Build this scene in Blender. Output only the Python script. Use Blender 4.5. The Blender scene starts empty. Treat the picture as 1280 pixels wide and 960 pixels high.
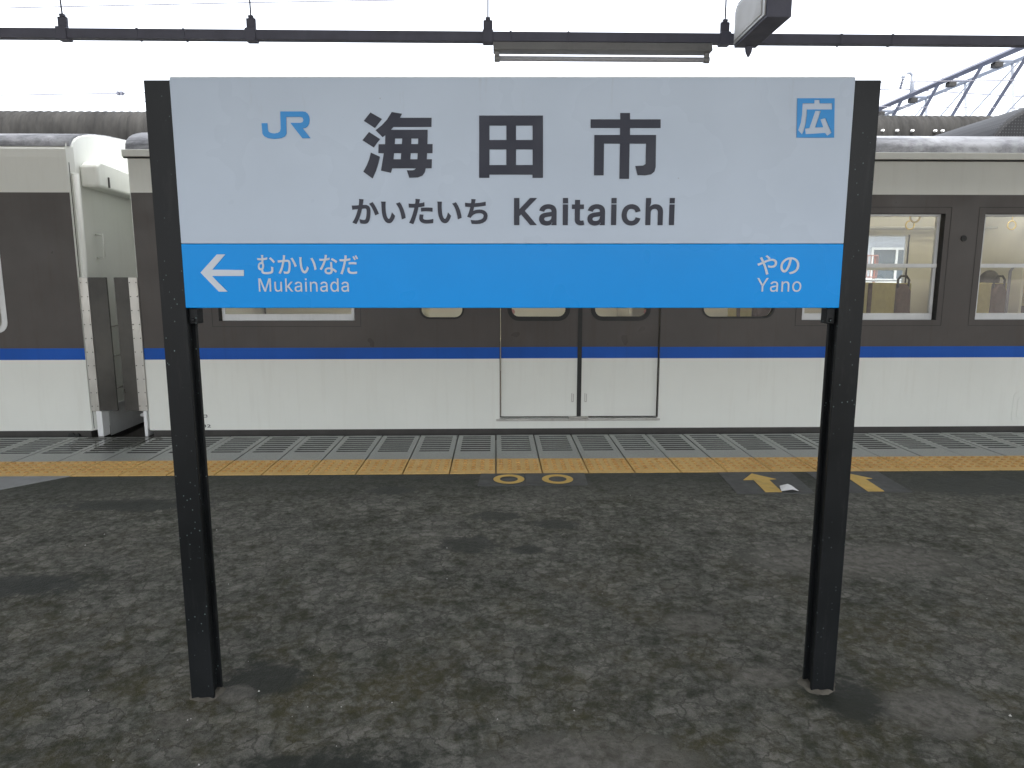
import bpy, bmesh, math, random
from math import radians as R, sin, cos, pi
random.seed(7)
scene = bpy.context.scene
col = scene.collection

# ------------------------------------------------------------------ camera, light, exposure
EYE, PITCH, YAW = 1.26, R(8.91), R(-1.32)
cd = bpy.data.cameras.new('camera'); cam = bpy.data.objects.new('camera', cd); col.objects.link(cam)
cd.sensor_width = 36.0; cd.lens = 36.0 * 868 / 1280
cd.clip_start = 0.05; cd.clip_end = 2000
cam.location = (0, 0, EYE); cam.rotation_euler = (pi / 2 - PITCH, 0, YAW)
scene.camera = cam

SUN_EL, SUN_AZ = R(66), R(170)          # azimuth measured clockwise from +Y (north)
w = bpy.data.worlds.new('World'); scene.world = w; w.use_nodes = True
nt = w.node_tree; nt.nodes.clear()
wo = nt.nodes.new('ShaderNodeOutputWorld'); bg = nt.nodes.new('ShaderNodeBackground')
sky = nt.nodes.new('ShaderNodeTexSky'); sky.sky_type = 'NISHITA'; sky.sun_disc = False
sky.sun_elevation = SUN_EL; sky.sun_rotation = SUN_AZ
sky.air_density = 1.0; sky.dust_density = 4.0; sky.ozone_density = 1.0
hs = nt.nodes.new('ShaderNodeHueSaturation'); hs.inputs['Saturation'].default_value = 0.28   # cloud cover greys the sky
nt.links.new(sky.outputs[0], hs.inputs['Color']); nt.links.new(hs.outputs[0], bg.inputs['Color'])
nt.links.new(bg.outputs[0], wo.inputs['Surface'])
bg.inputs['Strength'].default_value = 0.15

sl = bpy.data.lights.new('sun', 'SUN'); sl.energy = 0.5; sl.angle = R(35); sl.color = (1, 0.97, 0.92)
so = bpy.data.objects.new('sun', sl); col.objects.link(so)
so.location = (0, -5, 12)
so.rotation_euler = (pi / 2 - SUN_EL, 0, pi - SUN_AZ)

vs = scene.view_settings
vs.view_transform = 'Standard'; vs.look = 'None'; vs.gamma = 1.0; vs.use_curve_mapping = False
vs.exposure = 2.2
scene.cycles.max_bounces = 8
scene.cycles.transparent_max_bounces = 24
scene.cycles.sample_clamp_indirect = 6.0
scene.cycles.use_denoising = True

# ------------------------------------------------------------------ materials
def lin(r, g, b):
    f = lambda c: (c / 12.92 if c <= 0.04045 else ((c + 0.055) / 1.055) ** 2.4)
    return (f(r / 255), f(g / 255), f(b / 255))

class NT:
    def __init__(s, name):
        s.m = bpy.data.materials.new(name); s.m.use_nodes = True
        s.t = s.m.node_tree; s.b = s.t.nodes['Principled BSDF']
        s.geo = s.t.nodes.new('ShaderNodeNewGeometry')
        s.pos = s.geo.outputs['Position']
    def n(s, typ, **kw):
        x = s.t.nodes.new(typ)
        for k, v in kw.items(): setattr(x, k, v)
        return x
    def l(s, a, b): s.t.links.new(a, b)
    def mapping(s, scale=(1, 1, 1), loc=(0, 0, 0), src=None):
        x = s.n('ShaderNodeMapping'); x.inputs['Scale'].default_value = scale; x.inputs['Location'].default_value = loc
        s.l(src or s.pos, x.inputs['Vector']); return x.outputs[0]
    def noise(s, scale, detail=4, rough=0.55, vec=None, dist=0.0):
        x = s.n('ShaderNodeTexNoise'); x.inputs['Scale'].default_value = scale
        x.inputs['Detail'].default_value = detail; x.inputs['Roughness'].default_value = rough
        x.inputs['Distortion'].default_value = dist
        s.l(vec or s.pos, x.inputs['Vector']); return x.outputs['Fac']
    def vor(s, scale, vec=None, feature='F1', rnd=1.0):
        x = s.n('ShaderNodeTexVoronoi'); x.feature = feature; x.inputs['Scale'].default_value = scale
        x.inputs['Randomness'].default_value = rnd
        s.l(vec or s.pos, x.inputs['Vector']); return x.outputs['Distance']
    def ramp(s, fac, stops, interp='LINEAR'):
        x = s.n('ShaderNodeValToRGB'); e = x.color_ramp.elements; x.color_ramp.interpolation = interp
        while len(e) > 1: e.remove(e[0])
        for i, (p, c) in enumerate(stops):
            q = e[0] if i == 0 else e.new(p)
            q.position = p; c = (c, c, c) if not isinstance(c, (tuple, list)) else c
            q.color = (*c[:3], 1)
        s.l(fac, x.inputs[0]); return x.outputs[0]
    def mix(s, fac, a, b, blend='MIX'):
        x = s.n('ShaderNodeMix', data_type='RGBA', blend_type=blend)
        for v, i in ((fac, 0), (a, 6), (b, 7)):
            if isinstance(v, (int, float)): x.inputs[i].default_value = v
            elif isinstance(v, (tuple, list)): x.inputs[i].default_value = (*v[:3], 1)
            else: s.l(v, x.inputs[i])
        return x.outputs[2]
    def math(s, op, a, b=0.0, clamp=False):
        x = s.n('ShaderNodeMath', operation=op); x.use_clamp = clamp
        for v, i in ((a, 0), (b, 1)):
            if isinstance(v, (int, float)): x.inputs[i].default_value = v
            else: s.l(v, x.inputs[i])
        return x.outputs[0]
    def bump(s, h, strength=0.3, dist=0.01):
        x = s.n('ShaderNodeBump'); x.inputs['Strength'].default_value = strength; x.inputs['Distance'].default_value = dist
        s.l(h, x.inputs['Height']); s.l(x.outputs[0], s.b.inputs['Normal'])
    def set(s, **kw):
        names = dict(col='Base Color', rough='Roughness', metal='Metallic', spec='Specular IOR Level', emit='Emission Color', es='Emission Strength', coat='Coat Weight')
        for k, v in kw.items():
            i = s.b.inputs[names[k]]
            if isinstance(v, (int, float)): i.default_value = v
            elif isinstance(v, (tuple, list)): i.default_value = (*v[:3], 1)
            else: s.l(v, i)
        return s

def paint(name, c, rough=0.4, var=0.12, scale=2.5, dirt=0.25, dirtcol=None, metal=0.0, bump=0.0, streak=True, spec=0.5, wave=0.0):
    k = NT(name)
    dark = dirtcol or tuple(x * 0.55 for x in c)
    v = k.noise(scale, 5, 0.6)
    cc = k.mix(k.ramp(v, [(0.3, 0.0), (0.75, 1.0)]), tuple(x * (1 - var) for x in c), tuple(min(1, x * (1 + var)) for x in c))
    if dirt > 0:
        vec = k.mapping((9, 9, 0.7)) if streak else k.pos
        d = k.noise(1.6 if streak else 7, 6, 0.65, vec)
        cc = k.mix(k.math('MULTIPLY', k.ramp(d, [(0.52, 0.0), (0.78, 1.0)]), dirt), cc, dark)
    k.set(col=cc, metal=metal, spec=spec)
    k.set(rough=k.ramp(k.noise(scale * 3, 3), [(0.3, max(0.03, rough - 0.07)), (0.7, rough + 0.1)]))
    if bump > 0: k.bump(k.noise(60, 3), bump, 0.004)
    if wave > 0: k.bump(k.noise(2.2, 2, 0.4), wave * 3, 0.03)     # slightly wavy sheet metal
    return k.m

M = {}
M['cream'] = paint('cream_paint', (0.76, 0.775, 0.725), 0.40, 0.04, 1.2, 0.13, (0.44, 0.40, 0.32), spec=0.4, wave=0.05)
M['brown'] = paint('brown_paint', lin(78, 73, 70), 0.34, 0.22, 1.1, 0.45, lin(68, 55, 46), spec=0.36, wave=0.05)
M['blue'] = paint('blue_stripe_paint', lin(14, 84, 178), 0.36, 0.12, 1.8, 0.25, spec=0.25)
M['skirt'] = paint('dark_grey_underframe', (0.045, 0.042, 0.038), 0.6, 0.3, 4, 0.3)
M['seam'] = paint('dark_seam', (0.02, 0.019, 0.018), 0.6, 0.2, 6, 0.0)
M['rubber'] = paint('black_rubber', (0.013, 0.014, 0.013), 0.55, 0.2, 8, 0.0)
M['alu'] = paint('aluminium_frame', (0.62, 0.63, 0.63), 0.42, 0.08, 5, 0.25, (0.3, 0.3, 0.28), metal=0.25)
M['steel'] = paint('stainless_steel', (0.50, 0.49, 0.46), 0.33, 0.15, 3, 0.6, (0.20, 0.17, 0.13), metal=0.75)
M['hood'] = paint('dark_hood_plate', (0.060, 0.057, 0.050), 0.34, 0.4, 2.5, 0.6, (0.028, 0.024, 0.018), metal=0.2)
M['inner'] = paint('interior_cream_panel', (0.62, 0.605, 0.53), 0.4, 0.05, 2, 0.1)
M['ceil'] = paint('interior_ceiling', (0.74, 0.73, 0.66), 0.45, 0.03, 2, 0.0)
M['ifloor'] = paint('interior_floor', (0.22, 0.19, 0.16), 0.5, 0.1, 4, 0.2, streak=False)
M['seat'] = paint('brown_seat_fabric', (0.085, 0.05, 0.04), 0.85, 0.2, 25, 0.0)
M['cover'] = paint('beige_headrest_cover', (0.40, 0.35, 0.15), 0.8, 0.1, 14, 0.0)
M['strap'] = paint('yellow_strap_ring', (0.70, 0.52, 0.15), 0.4, 0.05, 8, 0.0)
M['white'] = paint('white_paint', (0.78, 0.79, 0.79), 0.45, 0.04, 4, 0.1)
M['red'] = paint('red_paint', (0.42, 0.22, 0.20), 0.5, 0.1, 6, 0.1)
M['dkgrey'] = paint('dark_grey_steel', lin(112, 114, 130), 0.55, 0.15, 5, 0.25)
M['fixture'] = paint('grey_lamp_housing', (0.40, 0.405, 0.41), 0.5, 0.08, 5, 0.3, (0.16, 0.15, 0.14))
M['tubeglass'] = paint('unlit_tube', (0.66, 0.68, 0.74), 0.25, 0.03, 6, 0.0)
M['truss'] = paint('galvanised_dark_steel', (0.12, 0.125, 0.16), 0.5, 0.2, 2, 0.2)
M['trusslt'] = paint('galvanised_light_steel', (0.42, 0.44, 0.48), 0.45, 0.1, 2, 0.1, metal=0.2)
M['wire'] = paint('wire', (0.16, 0.16, 0.19), 0.5, 0.1, 2, 0.0)
M['concrete'] = paint('pale_concrete', (0.25, 0.255, 0.25), 0.75, 0.15, 6, 0.3, (0.13, 0.13, 0.12), bump=0.25, streak=False)
M['mortar'] = paint('stained_mortar', (0.16, 0.148, 0.124), 0.9, 0.3, 22, 0.6, (0.08, 0.074, 0.052), bump=0.5, streak=False, spec=0.1)
M['ballast'] = paint('ballast', (0.14, 0.125, 0.11), 0.9, 0.5, 18, 0.4, bump=0.8, streak=False)
M['street'] = paint('street_asphalt', (0.10, 0.10, 0.10), 0.8, 0.2, 3, 0.2, streak=False)
M['canopy'] = paint('canopy_sheet', (0.22, 0.23, 0.23), 0.6, 0.1, 2, 0.2)
M['house'] = paint('house_wall_grey_blue', (0.46, 0.49, 0.54), 0.8, 0.06, 1.5, 0.2)
M['house2'] = paint('house_wall_cream', (0.62, 0.58, 0.48), 0.8, 0.06, 1.5, 0.2)
M['roofslate'] = paint('slate_blue_roof', (0.20, 0.25, 0.33), 0.6, 0.15, 3, 0.2)
M['winglass'] = paint('house_window_glass', (0.10, 0.12, 0.14), 0.08, 0.1, 2, 0.0)
M['tyre'] = paint('tyre', (0.02, 0.02, 0.02), 0.8, 0.1, 8, 0.0)
M['skin'] = paint('skin', (0.50, 0.33, 0.24), 0.5, 0.05, 6, 0.0)
M['hair'] = paint('black_hair', (0.012, 0.011, 0.011), 0.45, 0.2, 30, 0.0)
M['jacket'] = paint('navy_jacket', (0.03, 0.035, 0.06), 0.8, 0.1, 10, 0.0)
M['ink'] = paint('black_vinyl_lettering', lin(50, 52, 64), 0.35, 0.05, 3, 0.0, spec=0.2)
M['vwhite'] = paint('white_vinyl_lettering', (0.60, 0.65, 0.71), 0.4, 0.03, 3, 0.0, spec=0.2)
M['jrblue'] = paint('blue_vinyl_emblem', lin(62, 146, 212), 0.35, 0.04, 3, 0.0, spec=0.2)
M['paper'] = paint('white_paper', (0.72, 0.72, 0.71), 0.7, 0.04, 12, 0.1, streak=False)
M['grit'] = paint('pale_grit', (0.50, 0.49, 0.46), 0.8, 0.2, 40, 0.0)
M['markpaint'] = paint('worn_yellow_road_paint', lin(205, 170, 86), 0.6, 0.12, 9, 0.5, lin(120, 103, 66), streak=False)
M['markback'] = paint('smooth_dark_patch', lin(72, 73, 71), 0.65, 0.18, 6, 0.7, lin(60, 62, 59), streak=False)
M['ambercap'] = paint('white_bolt_cap', (0.8, 0.8, 0.78), 0.4, 0.02, 4, 0)

def mk_lamp():
    k = NT('lit_fluorescent'); k.set(col=(1, 0.95, 0.8), emit=(1, 0.92, 0.74), es=3.5); return k.m
M['lamp'] = mk_lamp()

def mk_glass():
    k = NT('window_glass'); t = k.t
    t.nodes.remove(k.b)
    tr = k.n('ShaderNodeBsdfTransparent'); tr.inputs[0].default_value = (0.90, 0.92, 0.90, 1)
    gl = k.n('ShaderNodeBsdfGlossy'); gl.inputs['Roughness'].default_value = 0.02
    fr = k.n('ShaderNodeFresnel'); fr.inputs[0].default_value = 1.5
    mx = k.n('ShaderNodeMixShader')
    f = k.math('ADD', k.math('MULTIPLY', fr.outputs[0], 1.4), 0.02, True)
    k.l(f, mx.inputs[0]); k.l(tr.outputs[0], mx.inputs[1]); k.l(gl.outputs[0], mx.inputs[2])
    k.l(mx.outputs[0], t.nodes['Material Output'].inputs[0]); return k.m
M['glass'] = mk_glass()

def mk_asphalt():
    k = NT('wet_worn_asphalt')
    n1 = k.noise(2.1, 5, 0.6)
    n2 = k.noise(10, 6, 0.62, dist=0.15)
    n3 = k.noise(30, 7, 0.68, dist=0.2)
    n4 = k.noise(330, 3, 0.7)
    n5 = k.noise(110, 4, 0.7)
    sep = k.n('ShaderNodeSeparateXYZ'); k.l(k.pos, sep.inputs[0])
    m = k.math('ADD', k.math('MULTIPLY', n3, 0.50), k.math('MULTIPLY', n2, 0.55))
    m = k.math('ADD', m, k.math('MULTIPLY', n1, 0.22))
    m = k.math('ADD', m, k.math('MULTIPLY', n5, 0.16))
    base = k.ramp(m, [(0.585, (0.044, 0.047, 0.033)), (0.66, (0.088, 0.090, 0.073)), (0.715, (0.138, 0.136, 0.117)), (0.82, (0.215, 0.206, 0.182))])
    wn = k.n('ShaderNodeTexNoise'); wn.inputs['Scale'].default_value = 14; wn.inputs['Detail'].default_value = 6
    k.l(k.pos, wn.inputs['Vector'])
    ws = k.n('ShaderNodeVectorMath', operation='SCALE'); ws.inputs['Scale'].default_value = 0.075
    warp = k.n('ShaderNodeVectorMath', operation='ADD')
    k.l(wn.outputs['Color'], ws.inputs[0]); k.l(k.pos, warp.inputs[0]); k.l(ws.outputs[0], warp.inputs[1])
    wf = k.n('ShaderNodeTexNoise'); wf.inputs['Scale'].default_value = 75; wf.inputs['Detail'].default_value = 4; k.l(k.pos, wf.inputs['Vector'])
    wfs = k.n('ShaderNodeVectorMath', operation='SCALE'); wfs.inputs['Scale'].default_value = 0.030; k.l(wf.outputs['Color'], wfs.inputs[0])
    w2 = k.n('ShaderNodeVectorMath', operation='ADD'); k.l(warp.outputs[0], w2.inputs[0]); k.l(wfs.outputs[0], w2.inputs[1])
    wv = w2.outputs[0]
    cell = k.n('ShaderNodeTexVoronoi'); cell.inputs['Scale'].default_value = 15; k.l(wv, cell.inputs['Vector'])
    csep = k.n('ShaderNodeSeparateColor'); k.l(cell.outputs['Color'], csep.inputs[0])
    base = k.mix(1.0, base, k.ramp(csep.outputs[0], [(0.0, 0.90), (1.0, 1.26)]), 'MULTIPLY')      # flakes of the worn skin
    cr = k.vor(15, wv, 'DISTANCE_TO_EDGE')
    seam = k.math('MULTIPLY', k.ramp(cr, [(0.0, 1.0), (0.035, 0.75), (0.10, 0.0)]), k.ramp(n2, [(0.36, 0.1), (0.58, 1.0)]))
    base = k.mix(k.math('MULTIPLY', seam, 0.58), base, (0.034, 0.037, 0.025))
    cr2 = k.vor(34, wv, 'DISTANCE_TO_EDGE')
    seam2 = k.math('MULTIPLY', k.ramp(cr2, [(0.0, 1.0), (0.10, 0.0)]), k.ramp(n3, [(0.40, 0.0), (0.60, 0.8)]))
    base = k.mix(k.math('MULTIPLY', seam2, 0.45), base, (0.036, 0.040, 0.028))
    moss = k.math('MULTIPLY', k.ramp(k.noise(2.6, 6, 0.68, k.mapping(loc=(3.1, 1.7, 0))), [(0.46, 0.0), (0.62, 0.9)]),
                  k.ramp(n3, [(0.40, 1.0), (0.64, 0.2)]))
    near = k.ramp(k.math('MULTIPLY', sep.outputs[1], 0.2), [(0.36, 1.0), (0.62, 0.2)])
    base = k.mix(k.math('MULTIPLY', moss, near), base, (0.076, 0.068, 0.030))
    base = k.mix(k.ramp(n4, [(0.35, 0.35), (0.5, 0.0)]), base, (0.022, 0.022, 0.019))
    base = k.mix(k.math('MULTIPLY', k.ramp(n4, [(0.57, 0.0), (0.74, 1.0)]), 0.40), base, (0.20, 0.195, 0.175))
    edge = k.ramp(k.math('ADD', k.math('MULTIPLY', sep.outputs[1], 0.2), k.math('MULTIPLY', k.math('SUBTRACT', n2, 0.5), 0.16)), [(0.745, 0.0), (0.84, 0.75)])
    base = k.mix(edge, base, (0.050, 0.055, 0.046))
    def blob(x, y, rx, ry, soft=0.35):
        mp = k.mapping((1 / rx, 1 / ry, 0), (-x / rx, -y / ry, 0))
        ln = k.n('ShaderNodeVectorMath', operation='LENGTH'); k.l(mp, ln.inputs[0])
        d = k.math('ADD', ln.outputs['Value'], k.math('ADD', k.math('MULTIPLY', k.math('SUBTRACT', n2, 0.5), 1.0), k.math('MULTIPLY', k.math('SUBTRACT', n3, 0.5), 1.3)))
        return k.ramp(d, [(1 - soft, 1.0), (1 + soft * 0.4, 0.0)])
    wet = None
    for b in ((-0.13, 3.14, 0.17, 0.12), (0.14, 3.07, 0.10, 0.06), (-2.02, 2.75, 0.36, 0.13), (-0.62, 3.98, 0.17, 0.09),
              (0.0, 3.52, 0.14, 0.09), (0.30, 3.40, 0.14, 0.08), (2.9, 4.0, 0.55, 0.22), (-2.0, 3.75, 0.5, 0.12),
              (-0.45, 1.55, 0.35, 0.18), (-0.75, 2.05, 0.16, 0.12), (1.05, 1.86, 0.12, 0.13), (-0.3, 4.25, 0.5, 0.06)):
        q = blob(*b)
        wet = q if wet is None else k.math('MAXIMUM', wet, q)
    base = k.mix(k.math('MULTIPLY', wet, 0.85), base, (0.034, 0.038, 0.032))
    pale = None
    for b in ((1.27, 1.80, 0.17, 0.13), (-0.93, 1.86, 0.07, 0.045), (0.25, 1.62, 0.30, 0.14), (0.84, 2.0, 0.10, 0.06), (0.72, 2.35, 0.12, 0.08), (-0.80, 1.98, 0.06, 0.05), (1.6, 2.9, 0.5, 0.2)):
        q = blob(*b, 0.25)
        pale = q if pale is None else k.math('MAXIMUM', pale, q)
    base = k.mix(k.math('MULTIPLY', pale, 0.7), base, k.mix(k.ramp(n3, [(0.35, 0.0), (0.6, 1.0)]), (0.110, 0.105, 0.090), (0.215, 0.203, 0.180)))
    k.set(col=base, spec=0.12)
    rg = k.mix(wet, k.ramp(n2, [(0.3, 0.7), (0.7, 0.9)]), (0.50, 0.50, 0.50))
    k.l(rg, k.b.inputs['Roughness'])
    k.bump(k.math('ADD', k.math('ADD', k.math('SUBTRACT', k.math('MULTIPLY', n3, 1.0), k.math('MULTIPLY', seam, 0.35)), k.math('MULTIPLY', n2, 1.0)), k.math('MULTIPLY', n4, 0.3)), 0.45, 0.014)
    return k.m
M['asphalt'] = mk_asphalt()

def mk_slab():
    k = NT('damp_paving_slab')
    n = k.noise(5, 6, 0.65); f = k.noise(90, 3)
    c = k.mix(k.ramp(n, [(0.32, 0.0), (0.68, 1.0)]), (0.22, 0.232, 0.212), (0.33, 0.348, 0.318))
    c = k.mix(k.ramp(f, [(0.35, 0.35), (0.55, 0.0)]), c, (0.08, 0.08, 0.075))
    # soaked place below the gap between the cars
    mp = k.mapping((1 / 0.34, 1 / 0.45, 0), (2.93 / 0.34, -5.3 / 0.45, 0))
    ln = k.n('ShaderNodeVectorMath', operation='LENGTH'); k.l(mp, ln.inputs[0])
    d = k.math('ADD', ln.outputs['Value'], k.math('MULTIPLY', k.math('SUBTRACT', n, 0.5), 0.8))
    wet = k.ramp(d, [(0.7, 1.0), (1.15, 0.0)])
    c = k.mix(k.math('MULTIPLY', wet, 0.75), c, (0.035, 0.033, 0.026))
    k.set(col=c)
    k.l(k.mix(wet, k.ramp(n, [(0.3, 0.30), (0.7, 0.5)]), (0.10, 0.10, 0.10)), k.b.inputs['Roughness'])
    k.bump(f, 0.12, 0.003); return k.m
M['slab'] = mk_slab()
M['slot'] = paint('slot_grime', (0.012, 0.013, 0.012), 0.7, 0.3, 8, 0.3, streak=False)

def mk_yellow(name, c0, c1):
    k = NT(name)
    n = k.noise(6, 6, 0.65); f = k.noise(70, 4, 0.7)
    c = k.mix(k.ramp(n, [(0.3, 0.0), (0.7, 1.0)]), c0, c1)
    c = k.mix(k.ramp(f, [(0.32, 0.4), (0.5, 0.0)]), c, (0.24, 0.14, 0.06))
    mp = k.mapping((1 / 0.34, 1 / 0.45, 0), (2.93 / 0.34, -5.1 / 0.45, 0))
    ln = k.n('ShaderNodeVectorMath', operation='LENGTH'); k.l(mp, ln.inputs[0])
    wet = k.ramp(k.math('ADD', ln.outputs['Value'], k.math('MULTIPLY', k.math('SUBTRACT', n, 0.5), 0.8)), [(0.8, 1.0), (1.3, 0.0)])
    c = k.mix(k.math('MULTIPLY', wet, 0.4), c, (0.16, 0.09, 0.03))
    k.set(col=c, rough=0.55); k.bump(f, 0.15, 0.003); return k.m
M['yellow'] = mk_yellow('yellow_tactile_paint', lin(200, 160, 88), lin(216, 180, 108))
M['bumpy'] = mk_yellow('worn_tactile_bump', lin(180, 132, 66), lin(200, 156, 88))

def mk_post():
    k = NT('chipped_black_post_paint')
    n = k.noise(3, 5)
    c = k.mix(k.ramp(n, [(0.3, 0.0), (0.7, 1.0)]), (0.007, 0.008, 0.0085), (0.014, 0.0155, 0.017))
    v = k.vor(62, k.mapping((1, 1, 0.8)))
    m = k.math('MULTIPLY', k.ramp(v, [(0.075, 1.0), (0.12, 0.0)]), k.ramp(k.noise(5, 3, 0.6, k.mapping(loc=(2, 5, 1))), [(0.42, 0.0), (0.60, 0.6)]))
    c = k.mix(k.math('MULTIPLY', k.ramp(k.noise(9, 6, 0.7, k.mapping((3, 3, 0.5))), [(0.55, 0.0), (0.75, 1.0)]), 0.5), c, (0.035, 0.036, 0.036))      # dull scuffs
    c = k.mix(m, c, (0.26, 0.36, 0.35))
    k.set(col=c, spec=0.20, rough=k.ramp(n, [(0.3, 0.30), (0.7, 0.46)])); k.bump(k.noise(35, 3), 0.06, 0.003); return k.m
M['post'] = mk_post()

def mk_panel(name, c, grime):
    k = NT(name)
    sep = k.n('ShaderNodeSeparateXYZ'); k.l(k.pos, sep.inputs[0])
    n = k.noise(1.6, 5, 0.6)
    cc = k.mix(k.ramp(n, [(0.3, 0.0), (0.7, 1.0)]), tuple(x * 0.95 for x in c), tuple(min(1, x * 1.05) for x in c))
    if grime:       # soot runs down from the top edge
        st = k.noise(9, 5, 0.7, k.mapping((3.0, 3.0, 0.35)))
        top = k.ramp(sep.outputs[2], [(0.0, 0.0), (1.0, 0.0)])
        z = k.math('MULTIPLY', k.math('SUBTRACT', sep.outputs[2], 1.66), 9.0, True)
        g = k.math('MULTIPLY', k.ramp(st, [(0.60, 0.0), (0.78, 0.4)]), z)
        cc = k.mix(g, cc, (0.32, 0.31, 0.26))
        sp = k.math('MULTIPLY', k.ramp(k.vor(17), [(0.02, 1.0), (0.045, 0.0)]), k.ramp(k.noise(2.2, 2), [(0.55, 0.0), (0.6, 0.5)]))
        cc = k.mix(sp, cc, (0.2, 0.2, 0.2))
    k.set(col=cc, rough=k.ramp(k.noise(4, 3), [(0.3, 0.24), (0.7, 0.36)]), spec=0.22)
    k.bump(k.noise(1.3, 2), 0.03, 0.02); return k.m
M['panel'] = mk_panel('white_enamel_panel', (0.49, 0.56, 0.655), True)
M['band'] = mk_panel('blue_enamel_band', (0.0, 0.285, 0.78), False)

def mk_trainroof():
    k = NT('weathered_train_roof')
    n = k.noise(2.6, 7, 0.7, k.mapping((0.55, 1.6, 1.6)), 0.6); f = k.noise(12, 5, 0.7)
    c = k.mix(k.ramp(n, [(0.36, 0.0), (0.62, 1.0)]), (0.10, 0.105, 0.115), (0.42, 0.43, 0.45))
    c = k.mix(k.ramp(f, [(0.35, 0.5), (0.55, 0.0)]), c, (0.08, 0.08, 0.085))
    k.set(col=c, rough=0.6); k.bump(f, 0.2, 0.01); return k.m
M['troof'] = mk_trainroof()

def mk_corr():
    k = NT('weathered_corrugated_sheet')
    n = k.noise(1.1, 6, 0.65, k.mapping((2.5, 1, 1))); 
    c = k.mix(k.ramp(n, [(0.35, 0.0), (0.65, 1.0)]), (0.012, 0.0117, 0.0110), (0.036, 0.035, 0.0325))
    k.set(col=c, rough=0.75, spec=0.2); return k.m
M['corr'] = mk_corr()

def mk_ac():
    k = NT('grey_perforated_cover')
    v = k.vor(40, None, 'F1', 0.0)
    c = k.mix(k.math('MULTIPLY', k.ramp(v, [(0.2, 1.0), (0.3, 0.0)]), k.ramp(k.noise(2, 3), [(0.45, 0), (0.55, 0.8)])), (0.028, 0.0295, 0.032), (0.08, 0.082, 0.086))
    k.set(col=c, rough=0.65, spec=0.2); return k.m
M['ac'] = mk_ac()

# ------------------------------------------------------------------ helpers
class MB:
    """collects boxes, bars and tubes (world or local coordinates) into ONE mesh"""
    def __init__(s): s.v, s.f, s.mi = [], [], []
    def add(s, vs_, fs, mi=0):
        o = len(s.v); s.v += [tuple(p) for p in vs_]
        for f in fs: s.f.append(tuple(o + i for i in f)); s.mi.append(mi)
        return s
    def box(s, x0, x1, y0, y1, z0, z1, mi=0):
        v = [(x, y, z) for z in (z0, z1) for y in (y0, y1) for x in (x0, x1)]
        return s.add(v, [(0, 2, 3, 1), (4, 5, 7, 6), (0, 1, 5, 4), (2, 6, 7, 3), (0, 4, 6, 2), (1, 3, 7, 5)], mi)
    def quad(s, a, b, c, d, mi=0): return s.add([a, b, c, d], [(0, 1, 2, 3)], mi)
    def prism(s, pts, axis, a, b, mi=0):
        """outline pts (2-D) extruded along axis from a to b"""
        def P(p, t): return {'x': (t, p[0], p[1]), 'y': (p[0], t, p[1]), 'z': (p[0], p[1], t)}[axis]
        n = len(pts); v = [P(p, a) for p in pts] + [P(p, b) for p in pts]
        fs = [tuple(range(n))[::-1], tuple(range(n, 2 * n))] + [(i, (i + 1) % n, n + (i + 1) % n, n + i) for i in range(n)]
        return s.add(v, fs, mi)
    def tube(s, pts, r, n=8, mi=0, caps=True):
        from mathutils import Vector
        pts = [Vector(p) for p in pts]; rs = r if isinstance(r, (list, tuple)) else [r] * len(pts)
        rings = []; up = None
        for i, p in enumerate(pts):
            t = (pts[min(i + 1, len(pts) - 1)] - pts[max(i - 1, 0)]).normalized()
            if up is None: up = Vector((0, 0, 1)) if abs(t.z) < 0.9 else Vector((1, 0, 0))
            a = t.cross(up).normalized(); b = a.cross(t).normalized(); up = b
            rings.append([p + a * (rs[i] * cos(2 * pi * k / n)) + b * (rs[i] * sin(2 * pi * k / n)) for k in range(n)])
        v = [q for rg in rings for q in rg]; fs = []
        for i in range(len(pts) - 1):
            for k in range(n):
                fs.append((i * n + k, i * n + (k + 1) % n, (i + 1) * n + (k + 1) % n, (i + 1) * n + k))
        if caps: fs += [tuple(range(n))[::-1], tuple((len(pts) - 1) * n + k for k in range(n))]
        return s.add(v, fs, mi)
    def bar(s, a, b, w, h=None, mi=0):
        return s.tube([a, b], w * 0.7071, 4, mi) if h is None else s.tube([a, b], w * 0.7071, 4, mi)
    def ring(s, outer, inner, axis_pts, mi=0):
        """flat ring between two equal-length outlines"""
        n = len(outer); v = list(outer) + list(inner)
        return s.add(v, [(i, (i + 1) % n, n + (i + 1) % n, n + i) for i in range(n)], mi)
    def build(s, name, mats, parent=None, bevel=0.0, smooth=False, base=None, seg=2):
        me = bpy.data.meshes.new(name)
        off = base if base is not None else ((parent_base(parent)) if parent else (0, 0, 0))
        me.from_pydata([(x - off[0], y - off[1], z - off[2]) for x, y, z in s.v], [], s.f)
        if not isinstance(mats, (list, tuple)): mats = [mats]
        for m in mats: me.materials.append(m)
        me.polygons.foreach_set('material_index', s.mi)
        bm = bmesh.new(); bm.from_mesh(me); bmesh.ops.recalc_face_normals(bm, faces=bm.faces); bm.to_mesh(me); bm.free()
        if smooth: me.polygons.foreach_set('use_smooth', [True] * len(me.polygons))
        o = bpy.data.objects.new(name, me); col.objects.link(o)
        if parent: o.parent = parent
        elif base is not None: o.location = base
        if bevel:
            b = o.modifiers.new('bevel', 'BEVEL'); b.width = bevel; b.segments = seg; b.limit_method = 'ANGLE'
        return o

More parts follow.
